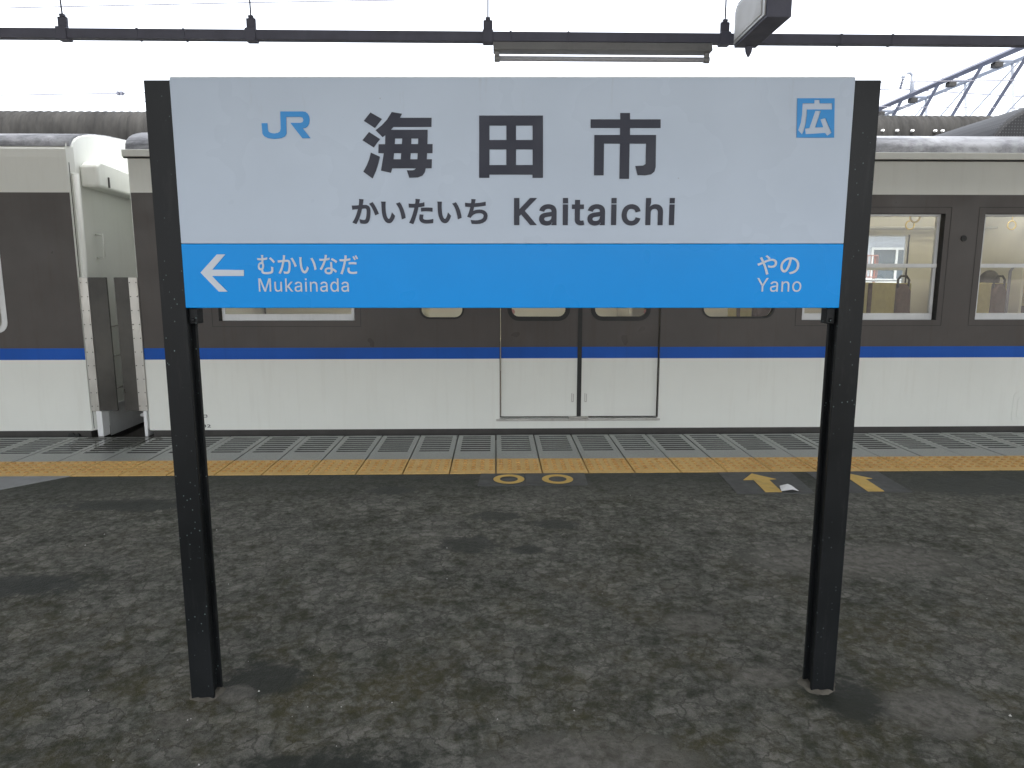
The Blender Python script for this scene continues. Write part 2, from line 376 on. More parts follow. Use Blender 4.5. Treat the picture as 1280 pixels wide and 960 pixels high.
BASE = {}
def parent_base(o):
    """world point a parent's local origin stands on (sum up the chain)"""
    while o.name not in BASE and o.parent: o = o.parent
    return BASE.get(o.name, (0, 0, 0))
def tag(o, label=None, cat=None, group=None, kind=None):
    if label: o['label'] = label
    if cat: o['category'] = cat
    if group: o['group'] = group
    if kind: o['kind'] = kind
    return o
def thing(name, loc, label, cat, group=None, rz=0, local=False):
    o = bpy.data.objects.new(name, None); col.objects.link(o)
    o.location = loc; o.rotation_euler = (0, 0, rz); o.empty_display_size = 0.2
    BASE[o.name] = (0, 0, 0) if local else tuple(loc)
    return tag(o, label, cat, group)
def struct(o): return tag(o, kind='structure')

def rrect(x0, x1, z0, z1, r, n=5):
    pts = []
    for cx, cz, a0 in ((x1 - r, z1 - r, 0), (x0 + r, z1 - r, 90), (x0 + r, z0 + r, 180), (x1 - r, z0 + r, 270)):
        for i in range(n + 1):
            a = R(a0 + 90 * i / n); pts.append((cx + r * cos(a), cz + r * sin(a)))
    return pts

def frame_ring(mb, x0, x1, z0, z1, r, wd, ya, yb, mi=0):
    """rounded rectangular frame, width wd inward, from depth ya to yb"""
    o = rrect(x0, x1, z0, z1, r); i = rrect(x0 + wd, x1 - wd, z0 + wd, z1 - wd, max(0.004, r - wd)); n = len(o)
    v = [(x, ya, z) for x, z in o] + [(x, ya, z) for x, z in i] + [(x, yb, z) for x, z in o] + [(x, yb, z) for x, z in i]
    fs = []
    for k in range(n):
        j = (k + 1) % n
        fs += [(k, j, n + j, n + k), (2 * n + k, 3 * n + k, 3 * n + j, 2 * n + j), (k, 2 * n + k, 2 * n + j, j), (n + k, n + j, 3 * n + j, 3 * n + k)]
    mb.add(v, fs, mi)

def wall(mb, y, x0, x1, bands, holes, depth=0.0, jamb=0):
    """upright sheet at y with z bands [(z0,z1,mat)] and holes (x0,x1,z0,z1,r); jamb faces go back by depth"""
    xs = sorted({x0, x1, *[h[0] for h in holes], *[h[1] for h in holes]})
    zs = sorted({b[0] for b in bands} | {b[1] for b in bands} | {h[2] for h in holes} | {h[3] for h in holes})
    for i in range(len(xs) - 1):
        for j in range(len(zs) - 1):
            cx, cz = (xs[i] + xs[i + 1]) / 2, (zs[j] + zs[j + 1]) / 2
            if any(h[0] < cx < h[1] and h[2] < cz < h[3] for h in holes): continue
            b = [q for q in bands if q[0] < cz < q[1]]
            if not b: continue
            mb.quad((xs[i], y, zs[j]), (xs[i + 1], y, zs[j]), (xs[i + 1], y, zs[j + 1]), (xs[i], y, zs[j + 1]), b[0][2])
    for h in holes:
        hx0, hx1, hz0, hz1, r = h
        bm_ = lambda z: [q for q in bands if q[0] <= z <= q[1]][0][2]
        if r > 0:
            p = rrect(hx0, hx1, hz0, hz1, r); n = len(p) // 4
            for c, (kx, kz) in enumerate(((hx1, hz1), (hx0, hz1), (hx0, hz0), (hx1, hz0))):
                for i in range(n - 1):
                    a, b = p[c * n + i], p[c * n + i + 1]
                    mb.add([(kx, y, kz), (a[0], y, a[1]), (b[0], y, b[1])], [(0, 1, 2)], bm_(kz))
        else: p = [(hx0, hz0), (hx1, hz0), (hx1, hz1), (hx0, hz1)]
        if depth:
            for i in range(len(p)):
                a, b = p[i], p[(i + 1) % len(p)]
                mb.quad((a[0], y, a[1]), (b[0], y, b[1]), (b[0], y + depth, b[1]), (a[0], y + depth, a[1]), jamb)

# ------------------------------------------------------------------ ground and platform
def sheet(name, x0, x1, y0, y1, z, m):
    o = MB().quad((x0, y0, z), (x1, y0, z), (x1, y1, z), (x0, y1, z)).build(name, m); return struct(o)
sheet('track_bed', -400, 400, -400, 600, -1.15, M['ballast'])

EDGE = 5.40
def ground_z(x, y):       # the asphalt is a little uneven
    return 0.014 * max(-1.3, min(1.3, x)) * math.exp(-((y - 1.9) / 0.9) ** 2) + 0.003 * sin(2.1 * x + 0.6) * sin(1.7 * y) * max(0, min(1, (3.8 - y) / 0.5))
mb = MB(); NX, NY = 120, 92
X0, X1, Y0, Y1 = -10.0, 10.0, -5.0, 4.318
vv = []
for j in range(NY + 1):
    for i in range(NX + 1):
        x = X0 + (X1 - X0) * i / NX; y = Y0 + (Y1 - Y0) * j / NY
        vv.append((x, y, ground_z(x, y)))
mb.add(vv, [(j * (NX + 1) + i, j * (NX + 1) + i + 1, (j + 1) * (NX + 1) + i + 1, (j + 1) * (NX + 1) + i) for j in range(NY) for i in range(NX)])
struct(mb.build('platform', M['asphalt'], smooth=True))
mb = MB(); mb.box(-10, 10, -5, 4.31, -1.15, -0.05); mb.box(-10, 10, 4.3101, 5.37, -1.15, -0.032)
struct(mb.build('platform_base', M['concrete']))

TP, TJ = 0.2990, -0.0035       # slab pitch and one joint
ys, yt = 4.318, 4.672          # yellow part
slab, yel = MB(), MB()
ns = 0
for k in range(-33, 33):
    a, b = TJ + k * TP + 0.0045, TJ + (k + 1) * TP - 0.0045
    yel.box(a, b, ys, yt, -0.03, 0.004 + random.uniform(-0.0012, 0.0012), 0)
    for p in range(5):
        for q in range(5):
            cx, cy = a + (b - a) * (p + 0.5) / 5, ys + 0.052 + (yt - ys - 0.07) * (q + 0.5) / 5
            n, r0, r1, h = 8, 0.0165, 0.011, 0.006
            v = [(cx + r0 * cos(2 * pi * t / n), cy + r0 * sin(2 * pi * t / n), 0.0035) for t in range(n)] + \
                [(cx + r1 * cos(2 * pi * t / n), cy + r1 * sin(2 * pi * t / n), 0.0045 + h) for t in range(n)]
            yel.add(v, [(t, (t + 1) % n, n + (t + 1) % n, n + t) for t in range(n)] + [tuple(range(n, 2 * n))], 1)
    dz = random.uniform(-0.0015, 0.0015)
    slab.box(a, b, yt + 0.0015, 4.893, -0.03, 0.002 + dz, 0)                       # plain strip
    e0, e1 = a + 0.036, b - 0.036
    slab.box(a, e0, 4.893, 5.385, -0.03, 0.002 + dz, 0); slab.box(e1, b, 4.893, 5.385, -0.03, 0.002 + dz, 0)
    nb = 8; pitch = (5.385 - 4.893) / nb
    for i in range(nb):
        y0 = 4.893 + i * pitch
        slab.box(e0, e1, y0, y0 + pitch * 0.70, -0.03, -0.0012, 1)                     # grip groove
        slab.box(e0, e1, y0 + pitch * 0.70, y0 + pitch, -0.03, 0.0015 + dz, 0)           # rib
    slab.box(a, b, 5.385, EDGE, -0.03, 0.002 + dz, 0)
struct(slab.build('edge_paving', [M['slab'], M['slot']]))
struct(yel.build('tactile_paving', [M['yellow'], M['bumpy']]))
sheet('concrete_patch', 0, 0, 0, 0, 0, M['concrete'])
cp = bpy.data.objects['concrete_patch']; bpy.data.objects.remove(cp)
mb = MB(); mb.prism([(-10, 3.18), (-3.62, 3.30), (-2.70, 4.316), (-10, 4.316)][::1], 'z', -0.02, 0.004)
struct(mb.build('concrete_patch', M['concrete']))

# painted boarding marks
def mark(loc, label, name, patch, shape):
    t = thing(name, (loc[0], loc[1], 0.0), label, 'floor marking', 'boarding marks painted on the platform')
    MB().prism(patch, 'z', -0.004, 0.0035).build('backing_patch', M['markback'], t)
    mb = MB()
    if shape == 'ring':
        n = 40; ro, ri = (0.097, 0.100), (0.056, 0.058)
        o = [(loc[0] + ro[0] * cos(2 * pi * i / n), loc[1] + ro[1] * sin(2 * pi * i / n), 0.0065) for i in range(n)]
        i_ = [(loc[0] + ri[0] * cos(2 * pi * i / n), loc[1] + ri[1] * sin(2 * pi * i / n), 0.0065) for i in range(n)]
        mb.ring(o, i_, None); mb.build('painted_ring', M['markpaint'], t)
    else:
        mb.prism(shape, 'z', 0.0040, 0.0065); mb.build('painted_arrow', M['markpaint'], t)
    return t
mark((0.077, 4.178), 'yellow painted ring on a grey patch, nearer the left door leaf', 'boarding_ring', [(-0.115, 4.05), (0.178, 4.05), (0.178, 4.312), (-0.10, 4.312)], 'ring')
mark((0.380, 4.172), 'yellow painted ring on a grey patch, nearer the right door leaf', 'boarding_ring', [(0.181, 4.05), (0.555, 4.05), (0.565, 4.312), (0.181, 4.312)], 'ring')
def arrow(dx):
    return [(x + dx, y) for x, y in [(1.575, 3.885), (1.672, 3.885), (1.692, 4.133), (1.740, 4.142), (1.632, 4.265), (1.530, 4.127), (1.594, 4.129)]]
mark((1.6, 4.07), 'yellow arrow painted left of the right sign post, paper scrap beside it', 'boarding_arrow', [(1.40, 3.86), (1.86, 3.86), (1.90, 4.308), (1.43, 4.308)], arrow(0.0))
mark((2.2, 4.07), 'yellow arrow painted right of the right sign post, partly behind it', 'boarding_arrow', [(1.98, 3.87), (2.44, 3.87), (2.47, 4.308), (2.0, 4.308)], arrow(0.607))
mb = MB()
pp = [(1.672, 3.895), (1.735, 3.885), (1.775, 3.895), (1.76, 3.96), (1.72, 3.985), (1.685, 3.955)]
c0 = (1.722, 3.93, 0.040)
mb.add([(x, y, 0.0085 + 0.012 * ((i % 2))) for i, (x, y) in enumerate(pp)] + [c0], [(i, (i + 1) % 6, 6) for i in range(6)])
o = mb.build('paper_scrap', M['paper'], base=(1.72, 3.93, 0.008)); tag(o, 'crumpled scrap of white paper beside a yellow arrow', 'litter')
sm = o.modifiers.new('thick', 'SOLIDIFY'); sm.thickness = 0.002

mb = MB()
for i in range(60):
    x, y = random.uniform(-2.2, 2.2), random.uniform(1.35, 4.0)
    r = random.choice([0.0012, 0.0015, 0.002, 0.003]) * random.uniform(0.6, 1.1); z = ground_z(x, y)
    if i < 14: x, y = random.gauss(-0.78, 0.25), random.gauss(1.75, 0.2); z = ground_z(x, y)
    mb.add([(x - r, y - r * .7, z), (x + r, y - r, z), (x + r * .8, y + r, z), (x - r, y + r * .8, z), (x, y, z + r * 1.5)], [(0, 1, 4), (1, 2, 4), (2, 3, 4), (3, 0, 4)])
tag(mb.build('grit', M['grit']), 'pale grit scattered over the dark asphalt', 'grit', kind='stuff')

# ------------------------------------------------------------------ station name sign (local frame: X along the panel, -Y towards the viewer)
D = 1.940
sx0, sy0 = D * sin(-YAW), D * cos(YAW)
sign = thing('station_sign', (sx0, sy0, 0), 'white and blue station nameboard on two black steel posts', 'sign', rz=YAW, local=True)
ZT, ZB, ZM = 1.775, 1.170, 1.3443
def post_mb(x0, x1, zb):
    mb = MB(); xm = (x0 + x1) / 2
    mb.box(x0, x1, -0.005, 0.007, zb, ZT - 0.006)            # front flange
    mb.box(xm - 0.022, xm + 0.022, 0.0072, 0.050, zb, ZT - 0.008)  # web
    mb.box(x0, x1, 0.0502, 0.062, zb, ZT - 0.006)            # rear flange
    return mb
post_mb(-0.9735, -0.9045, -0.06).build('post', M['post'], sign, 0.0022)
post_mb(0.9065, 0.9755, -0.06).build('post', M['post'], sign, 0.0022)
for cx_ in (-0.939, 0.941):      # low rim of mortar round each post foot
    mb = MB(); n = 26; oo = []; ii = []; gz_ = 0.014 * cx_
    for q in range(n):
        a = 2 * pi * q / n; k_ = 1 + 0.10 * sin(3 * a + cx_) + 0.07 * sin(7 * a)
        oo.append((cx_ + 0.066 * k_ * cos(a), 0.028 + 0.060 * k_ * sin(a), gz_ - 0.004)); ii.append((cx_ + 0.036 * cos(a), 0.028 + 0.036 * sin(a), gz_ + 0.007 + 0.002 * sin(5 * a)))
    mb.add(oo + ii, [(q, (q + 1) % n, n + (q + 1) % n, n + q) for q in range(n)] + [tuple(range(n, 2 * n))]); mb.build('mortar_collar', M['mortar'], sign, smooth=True)
for s in (-1, 1):
    mb = MB(); xa, xb = sorted((s * 0.9045, s * 0.881))
    mb.box(xa, xb, 0.010, 0.048, ZB - 0.045, ZB - 0.001)
    mb.tube([(s * 0.893, 0.004, ZB - 0.034), (s * 0.893, 0.0098, ZB - 0.034)], 0.006, 8)
    mb.build('bracket', M['post'], sign, 0.002)
pan = MB().box(-0.9043, 0.9063, -0.007, 0.030, ZM + 0.0006, ZT).build('panel', M['panel'], sign, 0.0022)
band = MB().box(-0.9043, 0.9063, -0.007, 0.030, ZB, ZM).build('blue_band', M['band'], sign, 0.0022)
MB().box(-0.9043, 0.9063, 0.0005, 0.0295, ZT + 0.0003, ZT + 0.0035).build('top_trim', M['alu'], sign)

def S(px, py):
    """a point of the photograph on the sign's front plane (local x, z)"""
    vx, vz = (px - 640) / 868.0, -(py - 480) / 868.0
    y = cos(PITCH) + vz * sin(PITCH); z = -sin(PITCH) + vz * cos(PITCH)
    d = D - 0.008
    return vx * d / y, EYE + z * d / y
def flat(name, loops, m, parent, y=-0.0085, thick=0.0007):
    c = bpy.data.curves.new(name, 'CURVE'); c.dimensions = '2D'; c.fill_mode = 'BOTH'; c.extrude = thick
    for lp in loops:
        sp = c.splines.new('POLY'); sp.points.add(len(lp) - 1); sp.use_cyclic_u = True
        for p, q in zip(sp.points, lp): p.co = (q[0], q[1], 0, 1)
    return to_mesh(name, c, m, parent, y)
def to_mesh(name, c, m, parent, y, fit=None):
    o = bpy.data.objects.new(name, c); col.objects.link(o)
    dg = bpy.context.evaluated_depsgraph_get()
    me = bpy.data.meshes.new_from_object(o.evaluated_get(dg)); bpy.data.objects.remove(o); bpy.data.curves.remove(c)
    me.name = name; xs = [v.co.x for v in me.vertices]; zs = [v.co.y for v in me.vertices]
    if fit: (fx0, fx1, fz0, fz1) = fit; ax, az = (fx1 - fx0) / (max(xs) - min(xs)), (fz1 - fz0) / (max(zs) - min(zs))
    bx, bz = min(xs), min(zs)
    for v in me.vertices:
        x, z, d = v.co
        if fit: x, z = fx0 + (x - bx) * ax, fz0 + (z - bz) * az
        v.co = (x, y - d, z)
    me.materials.clear(); me.materials.append(m)
    o = bpy.data.objects.new(name, me); col.objects.link(o); o.parent = parent
    return o
def text(name, body, box, bold, m, parent, y=-0.0085, raw=None, thick=0.0007, space=1.0):
    c = bpy.data.curves.new(name, 'FONT'); c.body = body; c.offset = bold; c.extrude = thick; c.space_character = space
    c.resolution_u = 6
    if raw: return to_mesh(name, c, m, parent, y, raw)
    (ax, ay, bx, by) = box
    x0, z1 = S(ax, ay); x1, z0 = S(bx, by); x0b, _ = S(ax, by); x1b, _ = S(bx, ay)
    return to_mesh(name, c, m, parent, y, ((x0 + x0b) / 2, (x1 + x1b) / 2, z0, z1))
GLYPHS = {   # sans-serif letter outlines, thousandths of the letter size: (advance, loops)
    'K': (555, [[[60,0],[60,509],[127,509],[127,250],[364,509],[448,509],[226,272],[452,0],[370,0],[181,228],[127,168],[127,0]]]),
    'a': (477, [[[160,-9],[142,-8],[126,-5],[110,-1],[94,5],[80,12],[68,22],[57,32],[48,45],[40,58],[35,73],[31,90],[30,108],[31,123],[34,138],[38,150],[43,161],[50,171],[58,179],[67,187],[78,193],[89,199],[100,203],[112,207],[125,211],[138,213],[152,216],[165,218],[178,220],[234,227],[244,228],[252,230],[259,232],[265,235],[270,238],[273,243],[275,248],[276,255],[276,257],[275,268],[273,279],[271,288],[267,297],[262,304],[256,311],[248,317],[240,322],[230,326],[220,329],[208,330],[196,331],[183,330],[171,329],[159,326],[149,322],[140,318],[132,313],[124,307],[118,301],[112,294],[107,288],[103,281],[100,274],[41,291],[48,308],[57,322],[67,335],[79,346],[91,355],[104,364],[118,370],[133,375],[148,379],[163,382],[179,384],[194,384],[204,384],[215,383],[227,382],[239,379],[251,376],[263,372],[275,367],[286,360],[296,353],[306,343],[315,333],[322,320],[329,306],[333,290],[336,272],[337,251],[337,0],[277,0],[277,52],[272,52],[269,45],[264,38],[258,32],[252,25],[244,18],[236,12],[226,6],[215,1],[203,-3],[190,-6],[176,-8]],[[170,45],[187,46],[202,49],[216,53],[228,59],[239,66],[248,74],[257,83],[263,93],[269,104],[272,115],[275,126],[276,138],[276,190],[273,188],[270,186],[265,184],[259,182],[253,180],[246,179],[239,177],[231,176],[200,171],[175,168],[165,166],[154,164],[144,162],[134,159],[125,155],[117,150],[110,145],[103,139],[98,132],[95,124],[93,115],[92,105],[92,95],[94,87],[98,79],[102,72],[107,66],[114,61],[121,56],[130,52],[139,49],[149,47],[159,46]]]),
    'i': (255, [[[53,0],[53,379],[114,379],[114,0]],[[53,440],[53,509],[114,509],[114,440]]]),
    't': (315, [[[65,471],[126,471],[126,379],[204,379],[204,327],[126,327],[126,98],[127,86],[128,76],[132,68],[136,61],[142,56],[150,53],[159,51],[170,50],[185,51],[202,54],[213,2],[208,0],[203,-1],[198,-2],[192,-3],[186,-3],[180,-4],[174,-4],[168,-4],[145,-3],[125,2],[107,10],[92,21],[80,35],[72,52],[67,71],[65,93],[65,327],[6,327],[6,379],[65,379]]]),
    'c': (484, [[[207,-8],[182,-7],[159,-2],[137,6],[117,16],[98,30],[82,46],[68,64],[56,85],[46,108],[40,133],[36,159],[34,187],[36,216],[40,243],[46,268],[56,291],[68,312],[82,330],[98,346],[117,360],[137,371],[159,378],[182,383],[207,384],[221,384],[234,383],[247,380],[260,377],[272,373],[284,368],[295,362],[305,356],[315,349],[324,341],[332,332],[340,322],[347,312],[353,301],[358,289],[362,277],[303,262],[301,269],[298,276],[294,283],[290,289],[286,295],[281,301],[276,306],[270,311],[264,315],[257,319],[250,322],[242,325],[234,327],[226,329],[217,329],[207,330],[189,329],[173,325],[158,319],[145,310],[134,300],[124,287],[115,274],[108,258],[103,242],[99,224],[97,206],[96,187],[97,169],[99,151],[103,134],[108,117],[115,102],[124,89],[134,76],[145,66],[158,57],[173,51],[189,48],[207,46],[217,47],[226,48],[234,49],[243,52],[250,54],[258,58],[264,62],[271,66],[277,71],[282,76],[287,82],[292,89],[296,95],[299,102],[302,110],[304,117],[363,102],[359,90],[354,78],[348,67],[341,56],[334,46],[325,37],[316,29],[306,21],[296,15],[285,9],[273,4],[261,-1],[248,-4],[235,-6],[221,-8]]]),
    'h': (498, [[[114,227],[114,0],[53,0],[53,509],[114,509],[114,300],[124,330],[137,349],[152,362],[169,372],[187,379],[207,383],[227,384],[246,383],[264,380],[280,376],[295,369],[309,360],[321,349],[332,336],[341,321],[348,304],[353,285],[356,264],[357,240],[357,0],[296,0],[296,235],[295,256],[290,275],[283,291],[273,304],[260,315],[246,323],[229,328],[210,329],[197,328],[184,326],[172,322],[161,317],[150,311],[141,303],[133,293],[126,283],[121,271],[117,257],[114,243]]]),
    'M': (716, [[[60,0],[60,509],[152,509],[277,187],[287,159],[299,123],[311,84],[322,49],[307,49],[318,83],[330,121],[342,158],[352,187],[476,509],[568,509],[568,0],[504,0],[504,291],[504,327],[505,369],[506,413],[507,457],[513,457],[509,445],[505,433],[502,421],[498,409],[482,363],[467,322],[456,291],[342,0],[286,0],[170,291],[159,321],[145,361],[129,408],[112,457],[119,457],[120,416],[121,372],[122,328],[122,291],[122,0]]]),
    'u': (498, [[[182,-5],[164,-4],[146,-1],[130,4],[115,11],[101,20],[89,31],[78,44],[69,59],[62,76],[57,95],[54,116],[53,139],[53,379],[114,379],[114,144],[115,123],[119,105],[127,89],[137,75],[150,64],[164,56],[181,52],[200,50],[213,51],[226,53],[238,57],[249,62],[259,69],[268,77],[276,86],[283,97],[289,109],[293,122],[295,137],[296,153],[296,379],[357,379],[357,0],[298,0],[298,92],[307,92],[297,67],[286,47],[272,30],[257,17],[240,7],[222,0],[203,-4]]]),
    'k': (469, [[[60,0],[60,509],[121,509],[121,203],[285,382],[364,382],[205,213],[374,0],[296,0],[162,170],[121,128],[121,0]]]),
    'n': (498, [[[114,227],[114,0],[53,0],[53,379],[112,379],[112,287],[102,287],[112,312],[124,332],[137,349],[152,362],[169,372],[187,379],[207,383],[227,384],[246,383],[264,380],[280,376],[295,369],[309,360],[321,349],[332,336],[341,321],[348,304],[353,285],[356,264],[357,240],[357,0],[296,0],[296,235],[295,256],[290,275],[283,291],[273,304],[260,315],[246,323],[229,328],[210,329],[197,328],[184,326],[172,322],[161,317],[150,311],[141,303],[133,293],[126,283],[121,271],[117,257],[114,243]]]),
    'd': (512, [[[195,-8],[172,-7],[151,-2],[130,5],[111,16],[94,29],[79,45],[66,64],[55,84],[46,108],[39,133],[35,160],[34,189],[35,218],[39,245],[46,270],[55,293],[66,313],[79,332],[95,347],[112,361],[131,371],[151,378],[173,383],[196,384],[213,384],[228,381],[241,378],[253,373],[263,367],[272,360],[280,353],[287,346],[293,338],[298,331],[303,325],[306,319],[311,319],[311,509],[372,509],[372,0],[313,0],[313,59],[307,59],[303,53],[298,46],[293,39],[287,31],[280,24],[272,17],[263,10],[252,4],[241,-1],[227,-5],[212,-7]],[[205,47],[221,48],[236,51],[250,57],[263,65],[274,75],[284,86],[293,100],[299,115],[305,132],[309,150],[311,169],[312,189],[311,210],[309,229],[305,247],[300,263],[293,278],[284,291],[275,302],[263,312],[251,320],[237,325],[221,329],[205,330],[187,329],[172,325],[157,319],[145,311],[133,301],[124,290],[115,276],[108,261],[103,245],[99,227],[97,209],[96,189],[97,170],[99,151],[103,133],[109,117],[115,101],[124,88],[134,76],[145,66],[158,57],[172,51],[188,48]]]),
    'Y': (560, [[[203,0],[203,208],[16,509],[91,509],[192,344],[200,331],[208,318],[215,305],[222,292],[229,279],[236,264],[243,248],[250,230],[224,230],[231,248],[237,265],[244,280],[251,293],[258,306],[265,318],[273,331],[280,344],[381,509],[455,509],[268,208],[268,0]]]),
    'o': (503, [[[207,-8],[182,-7],[159,-2],[137,6],[117,16],[98,30],[82,46],[68,64],[56,85],[46,108],[40,133],[36,159],[34,187],[36,216],[40,243],[46,268],[56,291],[68,312],[82,330],[98,346],[117,360],[137,371],[159,378],[182,383],[207,384],[233,383],[256,378],[278,371],[299,360],[317,346],[333,330],[347,312],[359,291],[369,268],[376,243],[380,216],[381,187],[380,159],[376,133],[369,108],[359,85],[347,64],[333,46],[317,30],[299,16],[278,6],[256,-2],[233,-7]],[[207,46],[226,48],[242,51],[257,57],[270,66],[282,76],[292,89],[300,102],[307,117],[312,134],[316,151],[318,169],[319,187],[318,206],[316,224],[312,242],[307,258],[300,274],[292,287],[282,300],[270,310],[257,319],[242,325],[226,329],[207,330],[189,329],[173,325],[158,319],[145,310],[134,300],[124,287],[115,274],[108,258],[103,242],[99,224],[97,206],[96,187],[97,169],[99,151],[103,134],[108,117],[115,102],[124,89],[134,76],[145,66],[158,57],[173,51],[189,48]]]),
}
def latin(name, body, box, bold, m, parent, space=0.0):
    c = bpy.data.curves.new(name, 'CURVE'); c.dimensions = '2D'; c.fill_mode = 'BOTH'; c.extrude = 0.0007; c.offset = bold
    x = 0.0
    for ch in body:
        adv, loops = GLYPHS[ch]
        for lp in loops:
            sp = c.splines.new('POLY'); sp.points.add(len(lp) - 1); sp.use_cyclic_u = True
            for p, q in zip(sp.points, lp): p.co = (x + q[0] / 1000, q[1] / 1000, 0, 1)
        x += (adv - 60) / 1000 + space
    (ax, ay, bx, by) = box
    x0, z1 = S(ax, ay); x1, z0 = S(bx, by); x0b, _ = S(ax, by); x1b, _ = S(bx, ay)
    return to_mesh(name, c, m, parent, -0.0085, ((x0 + x0b) / 2, (x1 + x1b) / 2, z0, z1))
def L(pts, sx, ox, sy=None, oy=0): return [S(ox + x * sx, oy + y * (sy or sx)) for x, y in pts]
zk = 120 / 1097
kai = [[(455, 92), (572, 112), (548, 158), (910, 158), (908, 262), (475, 262), (445, 295), (865, 295), (862, 458), (922, 458), (920, 562), (858, 562), (855, 632), (913, 632), (910, 735), (842, 735), (832, 780), (805, 818), (750, 840), (655, 843), (627, 758), (690, 758), (715, 752), (730, 735), (460, 735), (445, 787), (332, 762), (365, 562), (302, 562), (304, 460), (378, 460), (382, 355), (350, 380), (270, 300), (340, 245), (400, 180)],
       [(492, 394), (574, 394), (570, 458), (488, 458)], [(680, 394), (757, 394), (755, 458), (677, 458)], [(480, 562), (563, 562), (558, 632), (474, 632)], [(670, 562), (752, 562), (748, 632), (666, 632)],
       [(212, 97), (342, 172), (262, 275), (135, 193)], [(195, 320), (320, 400), (248, 497), (120, 415)], [(216, 555), (320, 603), (305, 665), (275, 765), (235, 852), (130, 775), (170, 700), (198, 630)]]
flat('kanji_lettering', [L(q, zk, 440, zk, 130) for q in kai], M['ink'], pan)
den = [[(599, 144.5), (678.75, 144.5), (678.75, 222.3), (665.6, 222.3), (665.6, 218.3), (611.8, 218.3), (611.8, 222.3), (599, 222.3)],
       [(611.8, 157), (633, 157), (633, 175), (611.8, 175)], [(645, 157), (665.8, 157), (665.8, 175), (645, 175)], [(611.8, 186.8), (633, 186.8), (633, 206.3), (611.8, 206.3)], [(645, 186.8), (665.8, 186.8), (665.8, 206.3), (645, 206.3)]]
flat('kanji_lettering', [L(q, 1, 0) for q in den], M['ink'], pan)
ichi = [(541, 565), (590, 565), (590, 597), (743, 597), (743, 640), (590, 640), (590, 675), (720, 675), (718, 835), (712, 858), (695, 872), (665, 877), (628, 876), (616, 830), (655, 828), (668, 820), (670, 718), (588, 718), (585, 894), (537, 894), (540, 718), (460, 718), (458, 877), (410, 877), (412, 675), (540, 675), (540, 640), (393, 640), (393, 597), (541, 597)]
flat('kanji_lettering', [L(ichi, 0.25, 640, 0.25, 0)], M['ink'], pan)
jr = [(120, 325), (245, 325), (255, 470), (275, 510), (330, 535), (400, 545), (470, 530), (515, 500), (530, 440), (520, 75), (1000, 75), (1060, 85), (1105, 120), (1135, 175), (1145, 250), (1135, 335), (1105, 390), (1060, 425), (1000, 434), (1165, 645), (990, 645), (735, 318), (950, 318), (995, 305), (1015, 260), (998, 208), (950, 190), (645, 190), (655, 545), (620, 605), (540, 645), (400, 660), (260, 645), (180, 605), (140, 550)]
flat('railway_emblem', [L(jr, 75 / 1280, 320, 75 / 1280, 135)], M['jrblue'], pan)
hk = 0.078125
sq = [S(*p) for p in ((996.5, 122.9), (1043.2, 122.9), (1042.5, 172.1), (995.6, 172.1))]
kou = [[(485, 190), (570, 190), (572, 245), (770, 245), (770, 345), (365, 345), (365, 430), (345, 580), (310, 700), (285, 745), (225, 675), (265, 560), (285, 430), (295, 245), (485, 245)],
       [(500, 365), (590, 365), (500, 630), (625, 628), (580, 505), (660, 480), (760, 715), (690, 765), (655, 720), (345, 740), (335, 650), (405, 640)]]
flat('line_emblem', [sq] + [L(q, hk, 980, hk, 110) for q in kou], M['jrblue'], pan)
text('kana_lettering', 'かいたいち', (440, 248.5, 609.5, 280.3), 0.030, M['ink'], pan)
latin('latin_lettering', 'Kaitaichi', (642.5, 247.5, 843, 282), 0.020, M['ink'], pan, 0.03)
arr = [(1003, 403), (1085, 312), (1127, 312), (1062, 388), (1220, 390), (1220, 420), (1060, 420), (1138, 498), (1095, 498)]
flat('arrow_mark', [[S(x / 4, 240 + y / 4) for x, y in arr]], M['vwhite'], band)
text('kana_lettering', 'むかいなだ', (322, 318.5, 448, 343), 0.009, M['vwhite'], band)
latin('latin_lettering', 'Mukainada', (323.5, 348, 436, 364.8), 0.0, M['vwhite'], band)
text('kana_lettering', 'やの', (946.5, 319, 999, 343.3), 0.009, M['vwhite'], band)
latin('latin_lettering', 'Yano', (946, 347.5, 1001.5, 364.8), 0.0, M['vwhite'], band)

# ------------------------------------------------------------------ trains
YT = 5.49; WID = 2.90; ZBOT = 0.035; ZW = 0.603; ZBL = 0.694; ZBR = 1.878; ZG = 2.135
def roof_profile(n=26, dr=0.0, zs=2.19, rh=0.27):
    pts = []
    for i in range(n + 1):
        t = pi * i / n
        pts.append((YT + WID / 2 - (WID / 2 - 0.01 + dr) * cos(t), zs + (rh + dr) * sin(t) ** 0.8))
    return pts
BANDS = [(ZBOT, ZW, 0), (ZW, ZBL, 1), (ZBL, ZBR, 2), (ZBR, ZG, 0)]

